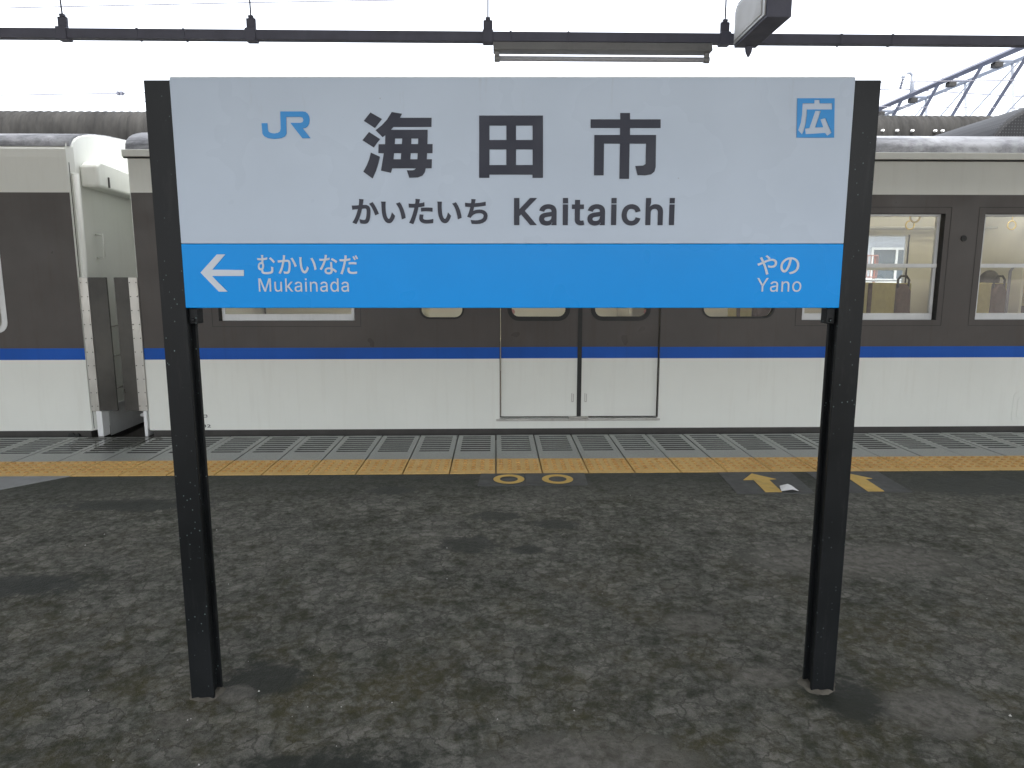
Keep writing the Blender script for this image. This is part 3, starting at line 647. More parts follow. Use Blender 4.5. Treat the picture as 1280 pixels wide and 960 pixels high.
def sash_window(parent, x0, x1, y=YT, out=-1):
    """two-light drop sash set back in its opening"""
    z0, z1, zm0, zm1 = 0.905, 1.735, 1.318, 1.350
    f = MB(); d = 0.040 * -out
    ya, yb = sorted((y + d, y + d + 0.030 * -out))
    f.box(x0 + .012, x1 - .012, ya, yb, z0, z0 + .052); f.box(x0 + .012, x1 - .012, ya - 0.006, yb, zm0, zm1); f.box(x0 + .012, x1 - .012, ya, yb, z1 - .018, z1)
    for a in (x0 + .012, x1 - .036): f.box(a, a + .024, ya, yb, z0 + .0521, zm0 - .0001); f.box(a, a + .024, ya, yb, zm1 + .0001, z1 - .0181)
    fr = f.build('window', M['alu'], parent, 0.002)
    g = MB(); yg = (ya + yb) / 2
    g.quad((x0 + .03, yg, z0 + .05), (x1 - .03, yg, z0 + .05), (x1 - .03, yg, z1 - .016), (x0 + .03, yg, z1 - .016)).build('pane', M['glass'], fr)
    if out < 0:      # outer seam of the window unit
        s = MB(); a, b, c, e = x0 - .052, x1 + .045, z0 - .045, z1 + .05; t = 0.0035
        s.box(a, b, y - .0012, y + .001, c, c + t); s.box(a, b, y - .0012, y + .001, e - t, e)
        s.box(a, a + t, y - .0012, y + .001, c + t, e - t); s.box(b - t, b, y - .0012, y + .001, c + t, e - t)
        s.build('seam', M['seam'], fr)
    return fr
def fixed_window(parent, x0, x1, z0, z1, r, y, m='rubber', wd=0.022, proud=0.004):
    f = MB(); frame_ring(f, x0, x1, z0, z1, r, wd, y - proud, y + 0.03)
    fr = f.build('window', M[m], parent)
    p = rrect(x0 + wd * .6, x1 - wd * .6, z0 + wd * .6, z1 - wd * .6, max(.005, r - wd * .6))
    MB().add([(x, y + 0.014, z) for x, z in p], [tuple(range(len(p)))]).build('pane', M['glass'], fr)
    return fr
def seat(parent, x, y0, y1, zf=0.12, d=1):
    """transverse bench: backrest at x, cushion towards d"""
    mb = MB()
    mb.prism([(x - .075, zf + .40), (x + .075, zf + .40), (x + .075 - .03 * d, zf + .98), (x + .03 - .03 * d, zf + 1.05), (x - .03 - .03 * d, zf + 1.05), (x - .075 - .03 * d, zf + .98)], 'y', y0, y1)
    mb.box(min(x, x + .5 * d), max(x, x + .5 * d), y0, y1, zf + .30, zf + .43)
    mb.box(min(x, x + .4 * d) + .04, max(x, x + .4 * d), y0 + .05, y1 - .05, zf + .0, zf + .30)
    s = mb.build('seat', M['seat'], parent, 0.03, seg=3)
    c = MB(); xo = -.03 * d
    for a, b in ((y0 + .035, (y0 + y1) / 2 - .05), ((y0 + y1) / 2 + .05, y1 - .07)):
        c.box(x - .085 + xo, x - .077 + xo, a, b, zf + .70, zf + 1.057); c.box(x - .0769 + xo, x + .077 + xo, a, b, zf + 1.05, zf + 1.058); c.box(x + .0771 + xo, x + .085 + xo, a, b, zf + .70, zf + 1.057)
    c.build('headrest_cover', M['cover'], s, 0.006)
    h = MB(); ya = y0 + .04
    h.tube([(x - .05 + xo, ya, zf + 1.0), (x - .06 + xo, ya, zf + 1.09), (x - .03 + xo, ya, zf + 1.13), (x + .03 + xo, ya, zf + 1.13), (x + .06 + xo, ya, zf + 1.09), (x + .05 + xo, ya, zf + 1.0)], .012, 8)
    h.build('grip', M['rubber'], s, smooth=True)
    return s

def train_car(x0, x1, label, windows, rounds, doors, ends, zs=2.19, rh=0.27, drip=True):
    t = thing('train_car', (x0 if x0 > -3 else x1, YT + WID / 2, -1.0), label, 'train', 'coupled train cars at the platform')
    holes = [(a, b, .905, 1.735, 0) for a, b in windows] + [(a, b, c, d, r) for a, b, c, d, r, *_ in rounds]
    dh = [(a, b, 0.126, 1.93, 0) for a, b in doors]
    far = [(a, b, .905, 1.735, 0) for a, b in windows]
    pm = [M['cream'], M['blue'], M['brown'], M['seam']]
    mb = MB(); wall(mb, YT, x0, x1, BANDS, holes + dh, 0.075, 3); mb.build('side_wall', pm, t)
    mb = MB(); wall(mb, YT + WID, x0, x1, BANDS, far, -0.075, 3); mb.build('side_wall', pm, t)
    # inner lining with the same openings
    mb = MB(); wall(mb, YT + 0.085, x0 + .05, x1 - .05, [(0.12, 2.12, 0)], holes + dh); mb.build('lining', M['inner'], t)
    mb = MB(); wall(mb, YT + WID - 0.085, x0 + .05, x1 - .05, [(0.12, 2.12, 0)], far); mb.build('lining', M['inner'], t)
    MB().box(x0 + .05, x1 - .05, YT + .086, YT + WID - .086, 0.08, 0.12).build('floor', M['ifloor'], t)
    MB().box(x0 + .05, x1 - .05, YT + .086, YT + WID - .086, 2.121, 2.15).build('ceiling', M['ceil'], t)
    # end walls: car section with the arched roof
    prof = [(YT, ZBOT), (YT, zs)] + roof_profile(26, 0, zs, rh)[1:-1] + [(YT + WID, zs), (YT + WID, ZBOT)]
    for xe in ends:
        mb = MB(); s = 1 if xe == x1 else -1
        c = 0.05
        def ins(p, k): return (p[0] + (k if p[0] < YT + WID / 2 else -k), p[1])
        pin = [ins(p, c) for p in prof]; xi = xe + s * 0.03
        n = len(prof)
        v = [(xe, *p) for p in prof] + [(xi, *p) for p in pin]
        fs = [(i, (i + 1) % n, n + (i + 1) % n, n + i) for i in range(n)] + [tuple(range(n, 2 * n))]
        mb.add(v, fs); mb.build('end_wall', M['cream'], t)
    # roof shell, gutter
    rp = roof_profile(30, 0, zs, rh); rq = roof_profile(30, -0.03, zs, rh)
    mb = MB(); n = len(rp)
    v = [(x0 - .02, *p) for p in rp] + [(x1 + .02, *p) for p in rp] + [(x0 - .02, *p) for p in rq] + [(x1 + .02, *p) for p in rq]
    fs = []
    for i in range(n - 1):
        fs += [(i, i + 1, n + i + 1, n + i), (2 * n + i, 3 * n + i, 3 * n + i + 1, 2 * n + i + 1), (i, 2 * n + i, 2 * n + i + 1, i + 1), (n + i, n + i + 1, 3 * n + i + 1, 3 * n + i)]
    mb.add([(p[0], p[1], p[2] + 0.002) for p in v], fs); mb.build('roof', M['troof'], t, smooth=True)
    for ya, yb in ((YT - .036, YT - .001), (YT + WID + .001, YT + WID + .036)) if drip else ():
        g = MB(); g.box(x0 - .028, x1 + .028, ya, yb, ZG + .002, 2.188)
        gt = g.build('gutter', M['cream'], t, 0.004)
        MB().box(x0 - .02, x1 + .02, ya + .006, yb - .004, ZG - .008, ZG + .0015).build('gutter_shadow_strip', M['seam'], gt)  # dark strip stands in for the shade under the gutter
    for s_, ya in ((1, YT), (-1, YT + WID)):
        c = MB(); hh = zs + .012
        c.prism([(ya, ZG), (ya + s_ * .05, ZG), (ya + s_ * .05, hh + .03), (ya + s_ * .022, hh), (ya + s_ * .004, hh - .03)], 'x', x0, x1)
        c.build('cornice', M['cream'], t)
    # underframe
    u = MB(); u.box(x0 + .02, x1 - .02, YT + .015, YT + WID - .015, -0.12, ZBOT - .001); u.box(x0 + .4, x1 - .4, YT + .25, YT + WID - .25, -0.75, -0.121)
    u.build('underframe', M['skirt'], t)
    for a, b in windows:
        sash_window(t, a, b); sash_window(t, a, b, YT + WID, 1)
    for a, b, c_, d_, r, mm, wd in rounds: fixed_window(t, a, b, c_, d_, r, YT, mm, wd)
    for a, b in doors:
        xm = (a + b) / 2
        for (l0, l1, wx0, wx1, hx) in ((a + .006, xm - .017, a + .062, xm - .085, xm - .052), (xm + .017, b - .006, xm + .088, b - .078, xm + .054)):
            mb = MB(); dbands = [(0.13, ZW, 0), (ZW, ZBL, 1), (ZBL, ZBR, 2), (ZBR, 1.928, 0)]
            wall(mb, YT + .022, l0, l1, dbands, [(wx0, wx1, .905, 1.66, .09)], 0.03, 3)
            d = mb.build('door', [M['cream'], M['blue'], M['brown'], M['seam']], t)
            fixed_window(d, wx0 - .004, wx1 + .004, .901, 1.664, .092, YT + .022, 'rubber', .034, .006)
            h = MB(); h.box(hx - .009, hx - .004, YT + .0195, YT + .024, .247, .319); h.box(hx + .004, hx + .009, YT + .0185, YT + .024, .252, .314); h.box(hx - .009, hx + .009, YT + .0190, YT + .0235, .247, .253)
            h.build('handle', M['steel'], d)
            k = MB(); sxx = l0 + .09 if hx > (l0 + l1) / 2 else l1 - .10; n = 14
            k.prism([(sxx + .022 * cos(2 * pi * i / n), .972 + .022 * sin(2 * pi * i / n)) for i in range(n)], 'y', YT + .030, YT + .0325); k.build('sticker', M['red'], d)
        MB().box(xm - .0168, xm + .0168, YT + .016, YT + .04, .13, 1.928).build('door_seal', M['rubber'], t)
        s = MB(); s.box(a - .034, b + .02, YT - .014, YT + .02, .098, .1145); s.box(a - .01, b + .0, YT + .0, YT + .03, .1148, .126); s.box(xm - .085, xm + .075, YT - .009, YT + .015, .1150, .131)
        s.build('door_sill', M['steel'], t, 0.002)
        MB().box(a - .005, a - .001, YT - .002, YT + .01, .127, 1.93).build('door_edge', M['skirt'], t)
        MB().box(b + .001, b + .005, YT - .003, YT + .01, .127, 1.93).build('door_edge', M['skirt'], t)
    return t

# right-hand car ------------------------------------------------------------
XR0, XR1 = -2.765, 8.6
winsR = [(-2.165, -1.105), (2.435, 3.520), (3.835, 4.92), (6.9, 7.98)]
roundsR = [(-.60, -.25, .918, 1.735, .075, 'rubber', .014), (1.63, 2.215, .920, 1.735, .085, 'rubber', .014), (5.15, 5.5, .92, 1.735, .075, 'rubber', .014)]
carR = train_car(XR0, XR1, 'brown and cream train car with double doors, right of the gap', winsR, roundsR, [(.033, 1.303)], [XR0, XR1])
k = MB(); n = 20
k.prism([(3.68 + .024 * cos(2 * pi * i / n), 1.545 + .024 * sin(2 * pi * i / n)) for i in range(n)], 'y', YT - .006, YT + .004)
k.build('vent_plug', M['rubber'], carR, 0.002)
# roof air conditioner
pr = []
xa, xb, z0, z1 = 4.28, 8.5, 2.36, 2.86
for i in range(15):
    a = pi / 2 * i / 14; pr.append((xa + 1.25 * (1 - cos(a)), z0 + (z1 - z0) * sin(a) ** 1.0))
pr += [(xb - .2, z1), (xb, z1 - .3), (xb, z0)]
MB().prism(pr, 'x', 0, 1) if False else None
mb = MB(); n = len(pr)
mb.add([(x, y, z) for y in (6.15, 7.75) for x, z in pr], [tuple(range(n)), tuple(range(n, 2 * n))[::-1]] + [(i, (i + 1) % n, n + (i + 1) % n, n + i) for i in range(n)])
ac = mb.build('air_conditioner', M['ac'], carR, 0.03)
mb = MB(); frame_ring(mb, 4.222, 4.75, .058, .325, .05, .006, YT - .0025, YT + .001); frame_ring(mb, 4.262, 4.71, .098, .285, .03, .005, YT - .0025, YT + .001)
mb.build('access_panel', M['cream'], carR)
# inside
for x, d in ((1.85, 1), (3.05, 1), (4.26, 1), (5.27, 1), (6.2, -1)): seat(carR, x, 7.15, 8.2, d=d)
for x in (2.2, 4.55): seat(carR, x, 5.62, 6.3, d=1) if x < 2.3 else None
for y in (6.45, 7.45):
    mb = MB(); mb.tube([(-2.6, y, 1.95), (8.4, y, 1.95)], .014, 8); mb.build('strap_rail', M['alu'], carR, smooth=True)
    for x in [-2.2 + .55 * i for i in range(20)]:
        mb = MB(); mb.tube([(x, y, 1.945), (x, y, 1.83)], .007, 6)
        mb.tube([(x + .045 * sin(2 * pi * i / 14), y, 1.785 + .045 * cos(2 * pi * i / 14)) for i in range(15)], .009, 6)
        if 1.2 < x < 5.6: mb.build('strap', M['strap'], carR, smooth=True)
for y in (6.55, 7.35):
    for x in (-1.6, .4, 2.4, 4.4, 6.4):
        MB().box(x, x + 1.2, y - .02, y + .02, 2.075, 2.11).build('lamp', M['lamp'], carR, 0.008)
for y in (YT + .24, YT + WID - .24):
    mb = MB(); 
    for dy in (-.14, -.05, .04, .13): mb.tube([(-2.0, y + dy, 1.80), (8.2, y + dy, 1.80)], .010, 6)
    mb.build('luggage_rack', M['alu'], carR, smooth=True)
for x in (1.45, 5.75):
    MB().box(x, x + .03, 7.55, 8.29, .12, 1.95).build('draught_screen', M['inner'], carR)
mb = MB(); mb.tube([(5.22, 7.02, .12), (5.22, 7.02, 1.30), (5.26, 7.02, 1.36), (5.6, 7.02, 1.36), (5.64, 7.02, 1.30), (5.64, 7.02, .12)], .014, 8); mb.build('grab_rail', M['dkgrey'], carR, smooth=True)
mb = MB(); mb.tube([(5.52, 6.7, .12), (5.52, 6.7, 2.12)], .016, 8); mb.build('pole', M['alu'], carR, smooth=True)
# running number on the sole bar: worn black marks, an open square above the figures 32
mk = MB(); frame_ring(mk, -2.352, -2.306, .138, .160, .004, .005, YT - .0016, YT + .0005); mk.build('stencil_mark', M['seam'], carR)
bp = BASE['train_car']
o = text('stencil_mark', '32', None, .01, M['seam'], carR, y=YT - .0014 - bp[1], raw=(-2.345 - bp[0], -2.283 - bp[0], .056 - bp[2], .080 - bp[2]), thick=0.0005)

# left-hand car ---------------------------------------------------------------
XL1, XL0 = -3.222, -9.5
carL = train_car(XL0, XL1, 'brown and cream train car with open white end, left of the gap', [(-6.3, -5.2)], [(-4.95, -3.790, .815, 1.745, .085, 'alu', .042)], [(-8.6, -7.33)], [XL0, XL1], zs=2.215, rh=0.215, drip=False)
bl = (XL1, YT + WID / 2, -1.0)
# rain pipe in the corner slot, corner pillar
MB().box(XL1 + .002, XL1 + .010, YT + .012, YT + .035, .05, 2.10).build('corner_slot', M['seam'], carL)
mb = MB(); mb.tube([(XL1 + .040, YT + .030, .22), (XL1 + .040, YT + .030, 2.02)], .024, 10); mb.build('corner_pillar', M['cream'], carL, smooth=True)
# box over the end, handle
mb = MB(); mb.prism([(YT + .10, 1.93), (YT + 1.05, 1.90), (YT + 1.05, 2.08), (YT + .36, 2.12), (YT + .16, 2.13), (YT + .10, 2.09)], 'x', XL1 + .031, XL1 + .17)
bxo = mb.build('end_box', M['cream'], carL, 0.02, seg=3)
for y in (YT + .24, YT + .68): MB().box(XL1 + .171, XL1 + .178, y - .008, y + .008, 1.94, 2.02).build('latch', M['hood'], bxo)
mb = MB(); mb.tube([(XL1 + .03, YT + .24, 1.58), (XL1 + .09, YT + .24, 1.58), (XL1 + .09, YT + .24, 1.585), (XL1 + .09, YT + .24, 1.40), (XL1 + .03, YT + .24, 1.40)], .008, 8); mb.build('grab_handle', M['cream'], carL, smooth=True)
for z in (.36, .62, .86): MB().tube([(XL1 + .03, YT + .10, z), (XL1 + .16, YT + .10, z), (XL1 + .16, YT + .25, z)], .008, 6).build('step_iron', M['steel'], carL, smooth=True)

def hood(parent, strip0, strip1, pl0, pl1):
    z0, z1 = .195, 1.243
    s = MB(); s.box(strip0, strip1, YT - .012, YT - .004, z0, z1)
    st = s.build('mounting_strip', M['steel'], parent, 0.0015)
    b = MB()
    for i in range(10):
        z = z0 + .04 + i * (z1 - z0 - .08) / 9
        for x in (strip0 + .009, strip1 - .009): b.tube([(x, YT - .0155, z), (x, YT - .0118, z)], .0042, 6)
    b.build('bolt', M['seam'], st)['kind'] = 'stuff'
    p = MB(); xm = (pl0 + pl1) / 2; outer = pl0 if abs(pl0 - strip1) > abs(pl1 - strip0) else pl1; inner = pl0 + pl1 - outer
    a, c = sorted((pl0, pl1))
    p.box(a, c, YT - .006, YT + .010, z0, z1)
    p.build('hood_plate', M['hood'], parent, 0.003)
hood(carL, -3.205, -3.143, -3.142, -3.003)
hood(carR, -2.833, -2.765, -2.946, -2.834)
MB().box(XL1 + .030, XL1 + .075, YT + .02, YT + .12, -.02, .19).build('end_foot', M['white'], carL, .003)
MB().box(XR0 - .055, XR0 - .030, YT + .02, YT + .12, -.02, .19).build('end_foot', M['white'], carR, .003)
mb = MB(); mb.prism([(-3.05, YT + .42), (-2.90, YT + .38), (-2.80, YT + .18), (-2.80, YT + .23), (-2.89, YT + .43), (-3.05, YT + .46)][::-1], 'z', .065, .085)
mb.build('step_bar', M['white'], carR)
MB().box(XL1 + .031, XL1 + .036, YT + .2, YT + 1.0, -.05, .20).build('end_plate', M['alu'], carL)
mb = MB(); mb.box(XL1 + .032, XR0 - .032, YT + 1.06, YT + 1.84, -.5, 1.9)
mb.build('gangway_bellows', M['rubber'], carL)
mb = MB(); mb.tube([(-3.39, YT - .004, -.008), (-3.39, YT + .02, -.008)], .025, 12); mb.tube([(-3.345, YT - .004, -.008), (-3.345, YT + .02, -.008)], .02, 12); mb.build('jack_socket', M['rubber'], carL)

# passenger ------------------------------------------------------------------
def person(loc):
    x, y, z = loc
    t = thing('person', (x, y, z), 'person with short black hair sitting in the train, head above seat', 'person')
    bm = bmesh.new(); pts = {}; rad = {}
    J = dict(pelvis=((0, 0, .50), .14), waist=((-.01, 0, .66), .125), chest=((-.02, 0, .86), .145), neckb=((-.02, 0, .99), .06), neck=((-.01, 0, 1.03), .052), head=((0, 0, 1.12), .092), crown=((0, 0, 1.19), .085),
             shl=((-.02, .17, .93), .06), shr=((-.02, -.17, .93), .06), ell=((.05, .22, .68), .045), elr=((.05, -.22, .68), .045), hal=((.25, .12, .60), .035), har=((.25, -.12, .60), .035),
             hil=((.05, .09, .50), .095), hir=((.05, -.09, .50), .095), knl=((.44, .10, .50), .068), knr=((.44, -.10, .50), .068), anl=((.42, .10, .08), .045), anr=((.42, -.10, .08), .045), tol=((.56, .11, .04), .04), tor=((.56, -.11, .04), .04))
    E_ = ['pelvis waist', 'waist chest', 'chest neckb', 'neckb neck', 'neck head', 'head crown', 'chest shl', 'chest shr', 'shl ell', 'shr elr', 'ell hal', 'elr har', 'pelvis hil', 'pelvis hir', 'hil knl', 'hir knr', 'knl anl', 'knr anr', 'anl tol', 'anr tor']
    names = list(J); me = bpy.data.meshes.new('body')
    me.from_pydata([J[k][0] for k in names], [(names.index(a), names.index(b)) for a, b in (e.split() for e in E_)], [])
    o = bpy.data.objects.new('tmp', me); col.objects.link(o)
    o.modifiers.new('s', 'SKIN'); 
    sv = me.skin_vertices[0].data
    for i, k in enumerate(names): sv[i].radius = (J[k][1],) * 2; sv[i].use_root = (k == 'pelvis')
    ss = o.modifiers.new('ss', 'SUBSURF'); ss.levels = 2; ss.render_levels = 2
    m2 = bpy.data.meshes.new_from_object(o.evaluated_get(bpy.context.evaluated_depsgraph_get()))
    bpy.data.objects.remove(o); m2.name = 'body'
    m2.materials.clear(); m2.materials.append(M['jacket']); m2.materials.append(M['skin'])
    for p in m2.polygons: p.material_index = 1 if p.center.z > 1.0 else 0; p.use_smooth = True
    b = bpy.data.objects.new('body', m2); col.objects.link(b); b.parent = t
    mb = MB(); nu, nv = 18, 9; v = []; fs = []
    for j in range(nv + 1):
        a = pi * 0.74 * j / nv
        for i in range(nu):
            u = 2 * pi * i / nu; r = .106
            v.append((x - .012 + r * sin(a) * cos(u) * (1.0 if cos(u) < 0 else .86), y + r * .92 * sin(a) * sin(u), z + 1.150 + r * 1.08 * cos(a) + (0.03 * max(0, cos(u)) if j == nv else 0)))
    for j in range(nv):
        for i in range(nu): fs.append((j * nu + i, j * nu + (i + 1) % nu, (j + 1) * nu + (i + 1) % nu, (j + 1) * nu + i))
    mb.add(v, fs); mb.build('hair', M['hair'], t, smooth=True)
person((5.37, 7.50, .05))

# ------------------------------------------------------------------ overhead lighting rail, lamp, sign box, canopy
YB = 4.25
rail = thing('lighting_rail', (0, YB, 2.60), 'long dark grey square duct hung across under the sky', 'duct')
mb = MB(); mb.box(-4.5, 4.6, YB - .026, YB + .026, 2.582, 2.634)
for x in (-2.02, -1.76, .09, .42, 2.0, 2.30): mb.box(x - .006, x + .006, YB - .0295, YB + .0295, 2.5785, 2.6375)
mb.build('duct', M['dkgrey'], rail, 0.003)
for x, dx in ((-3.6, 0), (-2.44, -.03), (-1.385, -.01), (-.04, .005), (1.327, .0), (3.9, 0)):
    h = MB(); h.box(x - .030, x + .030, YB - .034, YB + .034, 2.574, 2.642); h.box(x - .026, x + .026, YB - .010, YB + .010, 2.6421, 2.70); h.box(x - .014, x + .014, YB - .012, YB + .012, 2.7001, 2.716)
    hg = h.build('hanger', M['dkgrey'], rail, 0.004)
    MB().tube([(x, YB, 2.71), (x + dx, YB, 3.38)], .0045, 6).build('rod', M['dkgrey'], hg)

lamp = thing('fluorescent_lamp', (.62, YB, 2.545), 'unlit fluorescent tube in a grey batten under the duct', 'lamp')
mb = MB(); mb.prism([(YB - .050, 2.532), (YB - .024, 2.5805), (YB + .024, 2.5805), (YB + .050, 2.532)], 'x', -.01, 1.25)
hs_ = mb.build('housing', M['fixture'], lamp, 0.004)
for x in (0.012, 1.228):
    h = MB(); h.box(x - .014, x + .014, YB - .012, YB + .012, 2.492, 2.5318); h.tube([(x - .016, YB, 2.494), (x + .016, YB, 2.494)], .019, 12); h.build('tube_holder', M['fixture'], lamp, 0.003)
MB().tube([(.028, YB, 2.495), (1.212, YB, 2.495)], .0145, 12).build('tube', M['tubeglass'], lamp, smooth=True)

box = thing('display_box', (1.37, 3.78, 2.49), 'dark hanging box with pale side panel beside the duct', 'sign box')
mb = MB(); mb.prism([(3.55, 2.49), (4.02, 2.49), (4.02, 2.672), (3.985, 2.71), (3.585, 2.71), (3.55, 2.672)], 'x', 1.31, 1.43); mb.build('case', M['dkgrey'], box, 0.004)
MB().prism([(3.565, 2.503), (4.005, 2.503), (4.005, 2.667), (3.98, 2.694), (3.59, 2.694), (3.565, 2.667)], 'x', 1.302, 1.3095).build('panel_frame', M['alu'], box, 0.002)
MB().prism([(3.60, 2.518), (3.985, 2.518), (3.985, 2.66), (3.965, 2.676), (3.615, 2.676), (3.60, 2.66)], 'x', 1.297, 1.3018).build('face_panel', M['white'], box)
mb = MB(); mb.tube([(1.385, 4.0, 2.491), (1.385, 4.0, 2.465), (1.385, 4.0, 2.44)], [.022, .018, .006], 8); mb.build('knob', M['dkgrey'], box)
for y in (3.64, 3.93): MB().tube([(1.37, y, 2.708), (1.37, y, 3.38)], .012, 8).build('rod', M['dkgrey'], box)

can = thing('platform_canopy', (0, 4.0, 3.4), 'platform canopy overhead carrying the hanging lamps', 'canopy')
MB().box(-14, 14, -3.2, 5.18, 3.46, 3.50).build('roof', M['canopy'], can)
for y in (-2.8, -.5, 2.0, 4.25, 4.9):
    MB().box(-14, 14, y - .04, y + .04, 3.36, 3.4595).build('beam', M['dkgrey'], can)

# ------------------------------------------------------------------ beyond the train
struct(MB().box(-40, 60, 10.4, 15.5, -1.15, 0.0).build('far_platform', M['concrete']))
struct(MB().box(-120, 140, 15.6, 120, -1.15, -0.3).build('street', M['street']))
sh = thing('platform_shelter', (0, 12.5, 0), 'curved corrugated roof of the far platform shelter behind the train', 'shelter')
mb = MB(); pit = .1225; per = 6; x0, x1 = -16.0, 15.0
prof = [(11.04, 3.10), (11.0, 3.24), (10.99, 3.38), (11.01, 3.50), (11.06, 3.60), (11.15, 3.675), (11.28, 3.715), (11.5, 3.725), (12.0, 3.71), (13.0, 3.68), (14.4, 3.62)]
nx = int((x1 - x0) / pit * per); v = []; npf = len(prof)
nrm = []
for i, p in enumerate(prof):
    a, b = prof[max(0, i - 1)], prof[min(npf - 1, i + 1)]; dy, dz = b[0] - a[0], b[1] - a[1]; l_ = math.hypot(dy, dz); nrm.append((-dz / l_, dy / l_))
for i in range(nx + 1):
    x = x0 + i * pit / per; hgt = .026 * (abs(cos(pi * i / per)) ** .7)
    for p, q in zip(prof, nrm): v.append((x, p[0] + q[0] * hgt, p[1] + q[1] * hgt))
mb.add(v, [(i * npf + j, (i + 1) * npf + j, (i + 1) * npf + j + 1, i * npf + j + 1) for i in range(nx) for j in range(npf - 1)])
mb.build('roof', M['corr'], sh, smooth=True)
for x in (5.925, 6.15, 6.385, 6.74, 6.855, 7.075, 7.42):
    b = MB(); n = 8
    b.tube([(x, 10.98, 3.445), (x, 10.935, 3.445)], [.022, .016], 10); b.build('bolt_cap', M['ambercap'], sh)
for x in (-12, -7, -2, 3, 8.45, 13):
    MB().box(x - .09, x + .09, 12.3, 12.48, 0, 3.60).build('post', M['house2'], sh, .01)
MB().box(x0, x1, 11.1, 11.25, 3.05, 3.15).build('beam', M['dkgrey'], sh)

# railing and red board on the far platform
rl = thing('railing', (8.5, 15.2, 0), 'white pipe railing seen through the train window', 'railing')
for z in (.55, .85, 1.15): MB().tube([(3, 15.2, z), (16, 15.2, z)], .028, 8).build('rail', M['white'], rl, smooth=True)
for x in (3, 5, 7, 9, 11, 13, 15): MB().tube([(x, 15.2, 0), (x, 15.2, 1.2)], .03, 8).build('post', M['white'], rl, smooth=True)
rb = thing('fence_board', (8.6, 16.4, -.3), 'red framed lattice fence seen beyond the white railing', 'fence')
fm = MB(); fm.box(7.0, 9.0, 16.4, 16.44, 1.70, 1.73); fm.box(7.0, 9.0, 16.4, 16.44, 1.2, 1.23)
for i in range(26): fm.box(7.0 + i * .08, 7.010 + i * .08, 16.41, 16.43, 1.2301, 1.6999)
fm.build('lattice', M['red'], rb)
fm = MB()
for x in (7.0, 8.0, 8.95): fm.box(x, x + .04, 16.45, 16.49, -.3, 1.73)
fm.build('frame', M['red'], rb)

def house(x0, x1, y0, y1, h, m, label, wins):
    t = thing('house', ((x0 + x1) / 2, (y0 + y1) / 2, -.3), label, 'house', 'houses beyond the tracks')
    MB().box(x0, x1, y0, y1, -.3, h).build('wall', m, t)
    ym = (y0 + y1) / 2
    MB().prism([(y0 - .5, h - .05), (y1 + .5, h - .05), (y1 + .5, h + .06), (ym, h + 1.3), (y0 - .5, h + .06)], 'x', x0 - .4, x1 + .4).build('roof', M['roofslate'], t)
    for (a, b, c, d) in wins:
        f = MB(); f.box(a, b, y0 - .06, y0 - .001, c, c + .06); f.box(a, b, y0 - .06, y0 - .001, d - .06, d); f.box(a, a + .06, y0 - .06, y0 - .001, c + .0601, d - .0601); f.box(b - .06, b, y0 - .06, y0 - .001, c + .0601, d - .0601); f.box((a + b) / 2 - .03, (a + b) / 2 + .03, y0 - .06, y0 - .001, c + .0601, d - .0601)
        fr = f.build('window', M['alu'], t)
        MB().box(a + .05, b - .05, y0 - .03, y0 - .002, c + .05, d - .05).build('pane', M['winglass'], fr)
    return t
house(9.6, 14.6, 19, 25, 2.55, M['house'], 'low grey blue house with slate roof seen through the train window', [(10.2, 11.6, .9, 2.0), (12.6, 13.8, .9, 2.0)])
house(3.5, 8.9, 20, 26, 3.0, M['house2'], 'low cream house with slate roof behind the left window', [(4.2, 5.6, .9, 2.0), (6.5, 7.9, .9, 2.0)])
house(15.5, 21, 19, 25, 2.7, M['house2'], 'low cream house at the far right behind the rear window', [(16.2, 17.6, .9, 2.0), (18.5, 19.8, .9, 2.0)])
house(-14, -3, 20, 26, 2.8, M['house'], 'wide grey blue house behind the left train car', [(-12, -10.6, .9, 2.0), (-8.4, -7, .9, 2.0)])

cx, cy, cz = 10.3, 17.6, -.3
car = thing('parked_car', (cx, cy, cz), 'small white parked car seen through the train window', 'car')
mb = MB(); mb.prism([(cx - 1.8, cz + .28), (cx + 1.8, cz + .28), (cx + 1.85, cz + .75), (cx + 1.2, cz + .92), (cx + .75, cz + 1.45), (cx - 1.25, cz + 1.48), (cx - 1.75, cz + .95), (cx - 1.85, cz + .6)], 'y', cy, cy + 1.6)
mb.build('body', M['white'], car, .06, seg=3)
MB().prism([(cx - 1.2, cz + .95), (cx + 1.0, cz + .95), (cx + .62, cz + 1.36), (cx - 1.05, cz + 1.38)], 'y', cy - .012, cy - .002).build('window', M['winglass'], car)
for x in (-1.15, 1.15):
    for y in (cy - .02, cy + 1.42):
        wh = MB().tube([(cx + x, y, cz + .3), (cx + x, y + .2, cz + .3)], .3, 20).build('wheel', M['tyre'], car)
        MB().tube([(cx + x, y - .006, cz + .3), (cx + x, y + .206, cz + .3)], .18, 16).build('rim', M['alu'], wh)

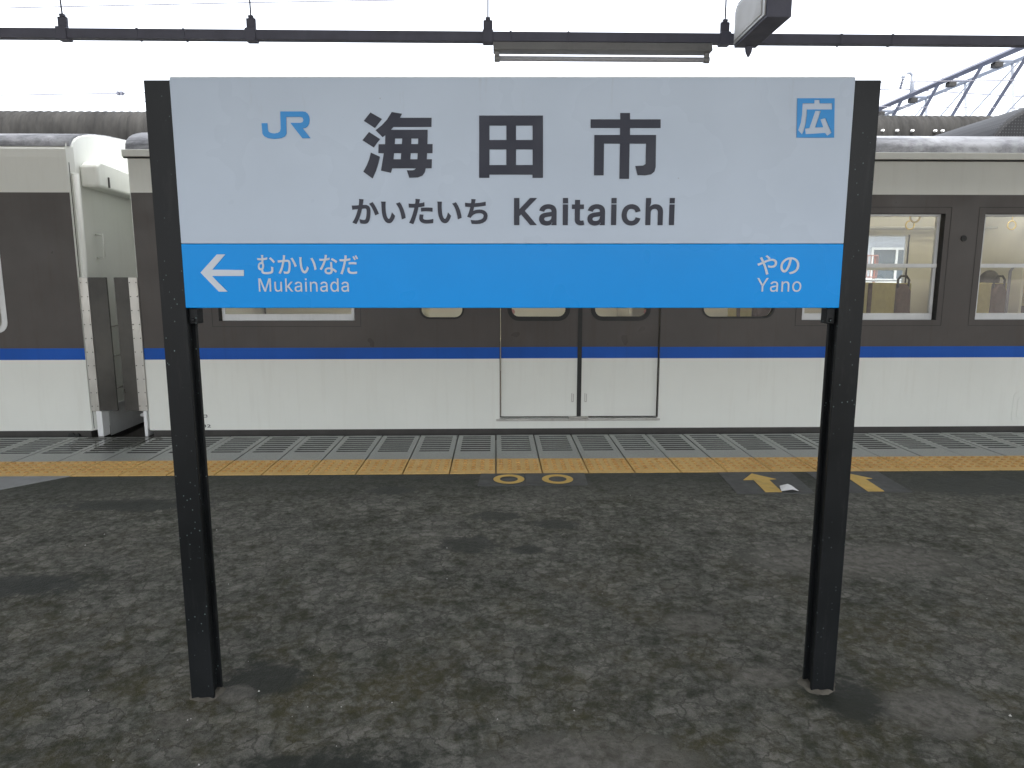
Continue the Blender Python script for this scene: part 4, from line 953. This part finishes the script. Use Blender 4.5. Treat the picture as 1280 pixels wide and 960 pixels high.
# catenary gantry ---------------------------------------------------------------
gx, gx2, gz1, gz0 = 14.0, 14.72, 7.26, 5.45
gn = thing('catenary_gantry', (gx, 29.6, -.3), 'steel lattice gantry crossing the tracks at upper right', 'gantry')
mb = MB(); mb.bar((gx, 9, gz1), (gx, 30, gz1), .13); mb.bar((gx, 9, gz0), (gx, 30, gz0), .12); mb.build('chord', M['truss'], gn)
mb = MB(); mb.bar((gx2, 9, gz1), (gx2, 30, gz1), .11); mb.bar((gx2, 9, gz0), (gx2, 30, gz0), .11); mb.build('chord', M['trusslt'], gn)
nodes = [28.4 - 2.007 * i for i in range(10)]
d1, d2, d3 = MB(), MB(), MB()
for y in nodes:
    d1.bar((gx, y - 1.6, gz1), (gx, y + .25, gz0), .085)
    d2.bar((gx2, y + .25, gz1), (gx2, y - .1, gz0), .07); d2.bar((gx, y + .15, gz1), (gx2, y + .15, gz1), .09)
    d3.tube([(gx2, y - .15, gz1), (gx, y + 1.6, gz0)], .022, 6)
d1.build('diagonal_brace', M['truss'], gn); d2.build('post_brace', M['trusslt'], gn); d3.build('thin_brace', M['trusslt'], gn)
gp = MB()
for y in nodes: gp.box(gx + .07, gx + .30, y + .0, y + .20, gz1 - .20, gz1 - .07)
gp.build('gusset', M['seam'], gn)
for y in (29.6, 9.2):
    for x in (gx, gx2): MB().box(x - .11, x + .11, y - .11, y + .11, -.3, gz1 + .1).build('mast', M['trusslt'], gn)
FY = 24.26
fb = MB(); pts = [(14.0, FY, gz1 + .03), (14.0, FY, 7.80)] + [(13.83 + .17 * cos(a), FY, 7.80 + .17 * sin(a)) for a in [pi * i / 8 for i in range(1, 8)]] + [(13.66, FY, 7.78)]
fb.tube(pts, [.075] * 2 + [.06] * 7 + [.05], 8)
fbr = fb.build('feeder_bracket', M['trusslt'], gn, smooth=True)
ins = MB()
for i in range(5):
    z = 7.74 - i * .062; ins.tube([(13.655 - i * .013, FY, z), (13.65 - i * .013, FY, z - .04)], [.05, .03], 10)
ins.tube([(13.66, FY, 7.78), (13.59, FY, 7.44)], .012, 6)
ins.build('insulator', M['truss'], fbr)

def wire(pts, r, label):
    x, y, z = pts[0]
    o = MB().tube(pts, r, 6).build('overhead_wire', M['wire'], base=(x, y, z)); tag(o, label, 'wire', 'overhead wires'); return o
def sag(a, b, s, n=14):
    return [tuple(a[k] + (b[k] - a[k]) * i / n - (4 * s * (i / n) * (1 - i / n) if k == 2 else 0) for k in range(3)) for i in range(n + 1)]
wire([(-7.5, 7.2, 3.70), (-4.71, 7.2, 3.774), (-2.29, 7.2, 3.844), (-.6, 7.2, 3.885), (12, 7.2, 4.25)], .005, 'thin overhead wire rising from the top left corner above the train')
o2 = wire([(-24, 17, 5.15), (-11.336, 17, 5.331), (-8.035, 17, 5.402), (20, 17, 5.95)], .012, 'overhead wire with a small clamp, just above the corrugated roof')
clm = MB(); clm.box(-8.68, -8.63, 16.96, 17.04, 5.345, 5.425); clm.box(-8.60, -8.55, 16.96, 17.04, 5.345, 5.425); clm.tube([(-8.7, 17, 5.385), (-8.52, 17, 5.388)], .018, 6)
clm.build('clamp', M['truss'], o2, base=(-24, 17, 5.15))
wire(sag((-6, FY, 7.3), (13.59, FY, 7.44), .15) + sag((13.59, FY, 7.44), (32, FY, 6.75), .1)[1:], .018, 'feeder wire hanging from the hooked bracket on the gantry')
wire([(-10, 30, 9.2), (15.9, 30, 9.337), (40, 30, 9.42)], .016, 'highest far wire passing behind the hooked bracket')
wire([(-10, 18, 5.45), (9.0, 18, 5.42), (13.5, 18, 5.40), (30, 18, 5.45)], .010, 'low far wire skimming the right end of corrugated roof')

for o in list(bpy.data.objects):
    if o.type == 'MESH' and o.parent is None and o.name in ('grit',): pass
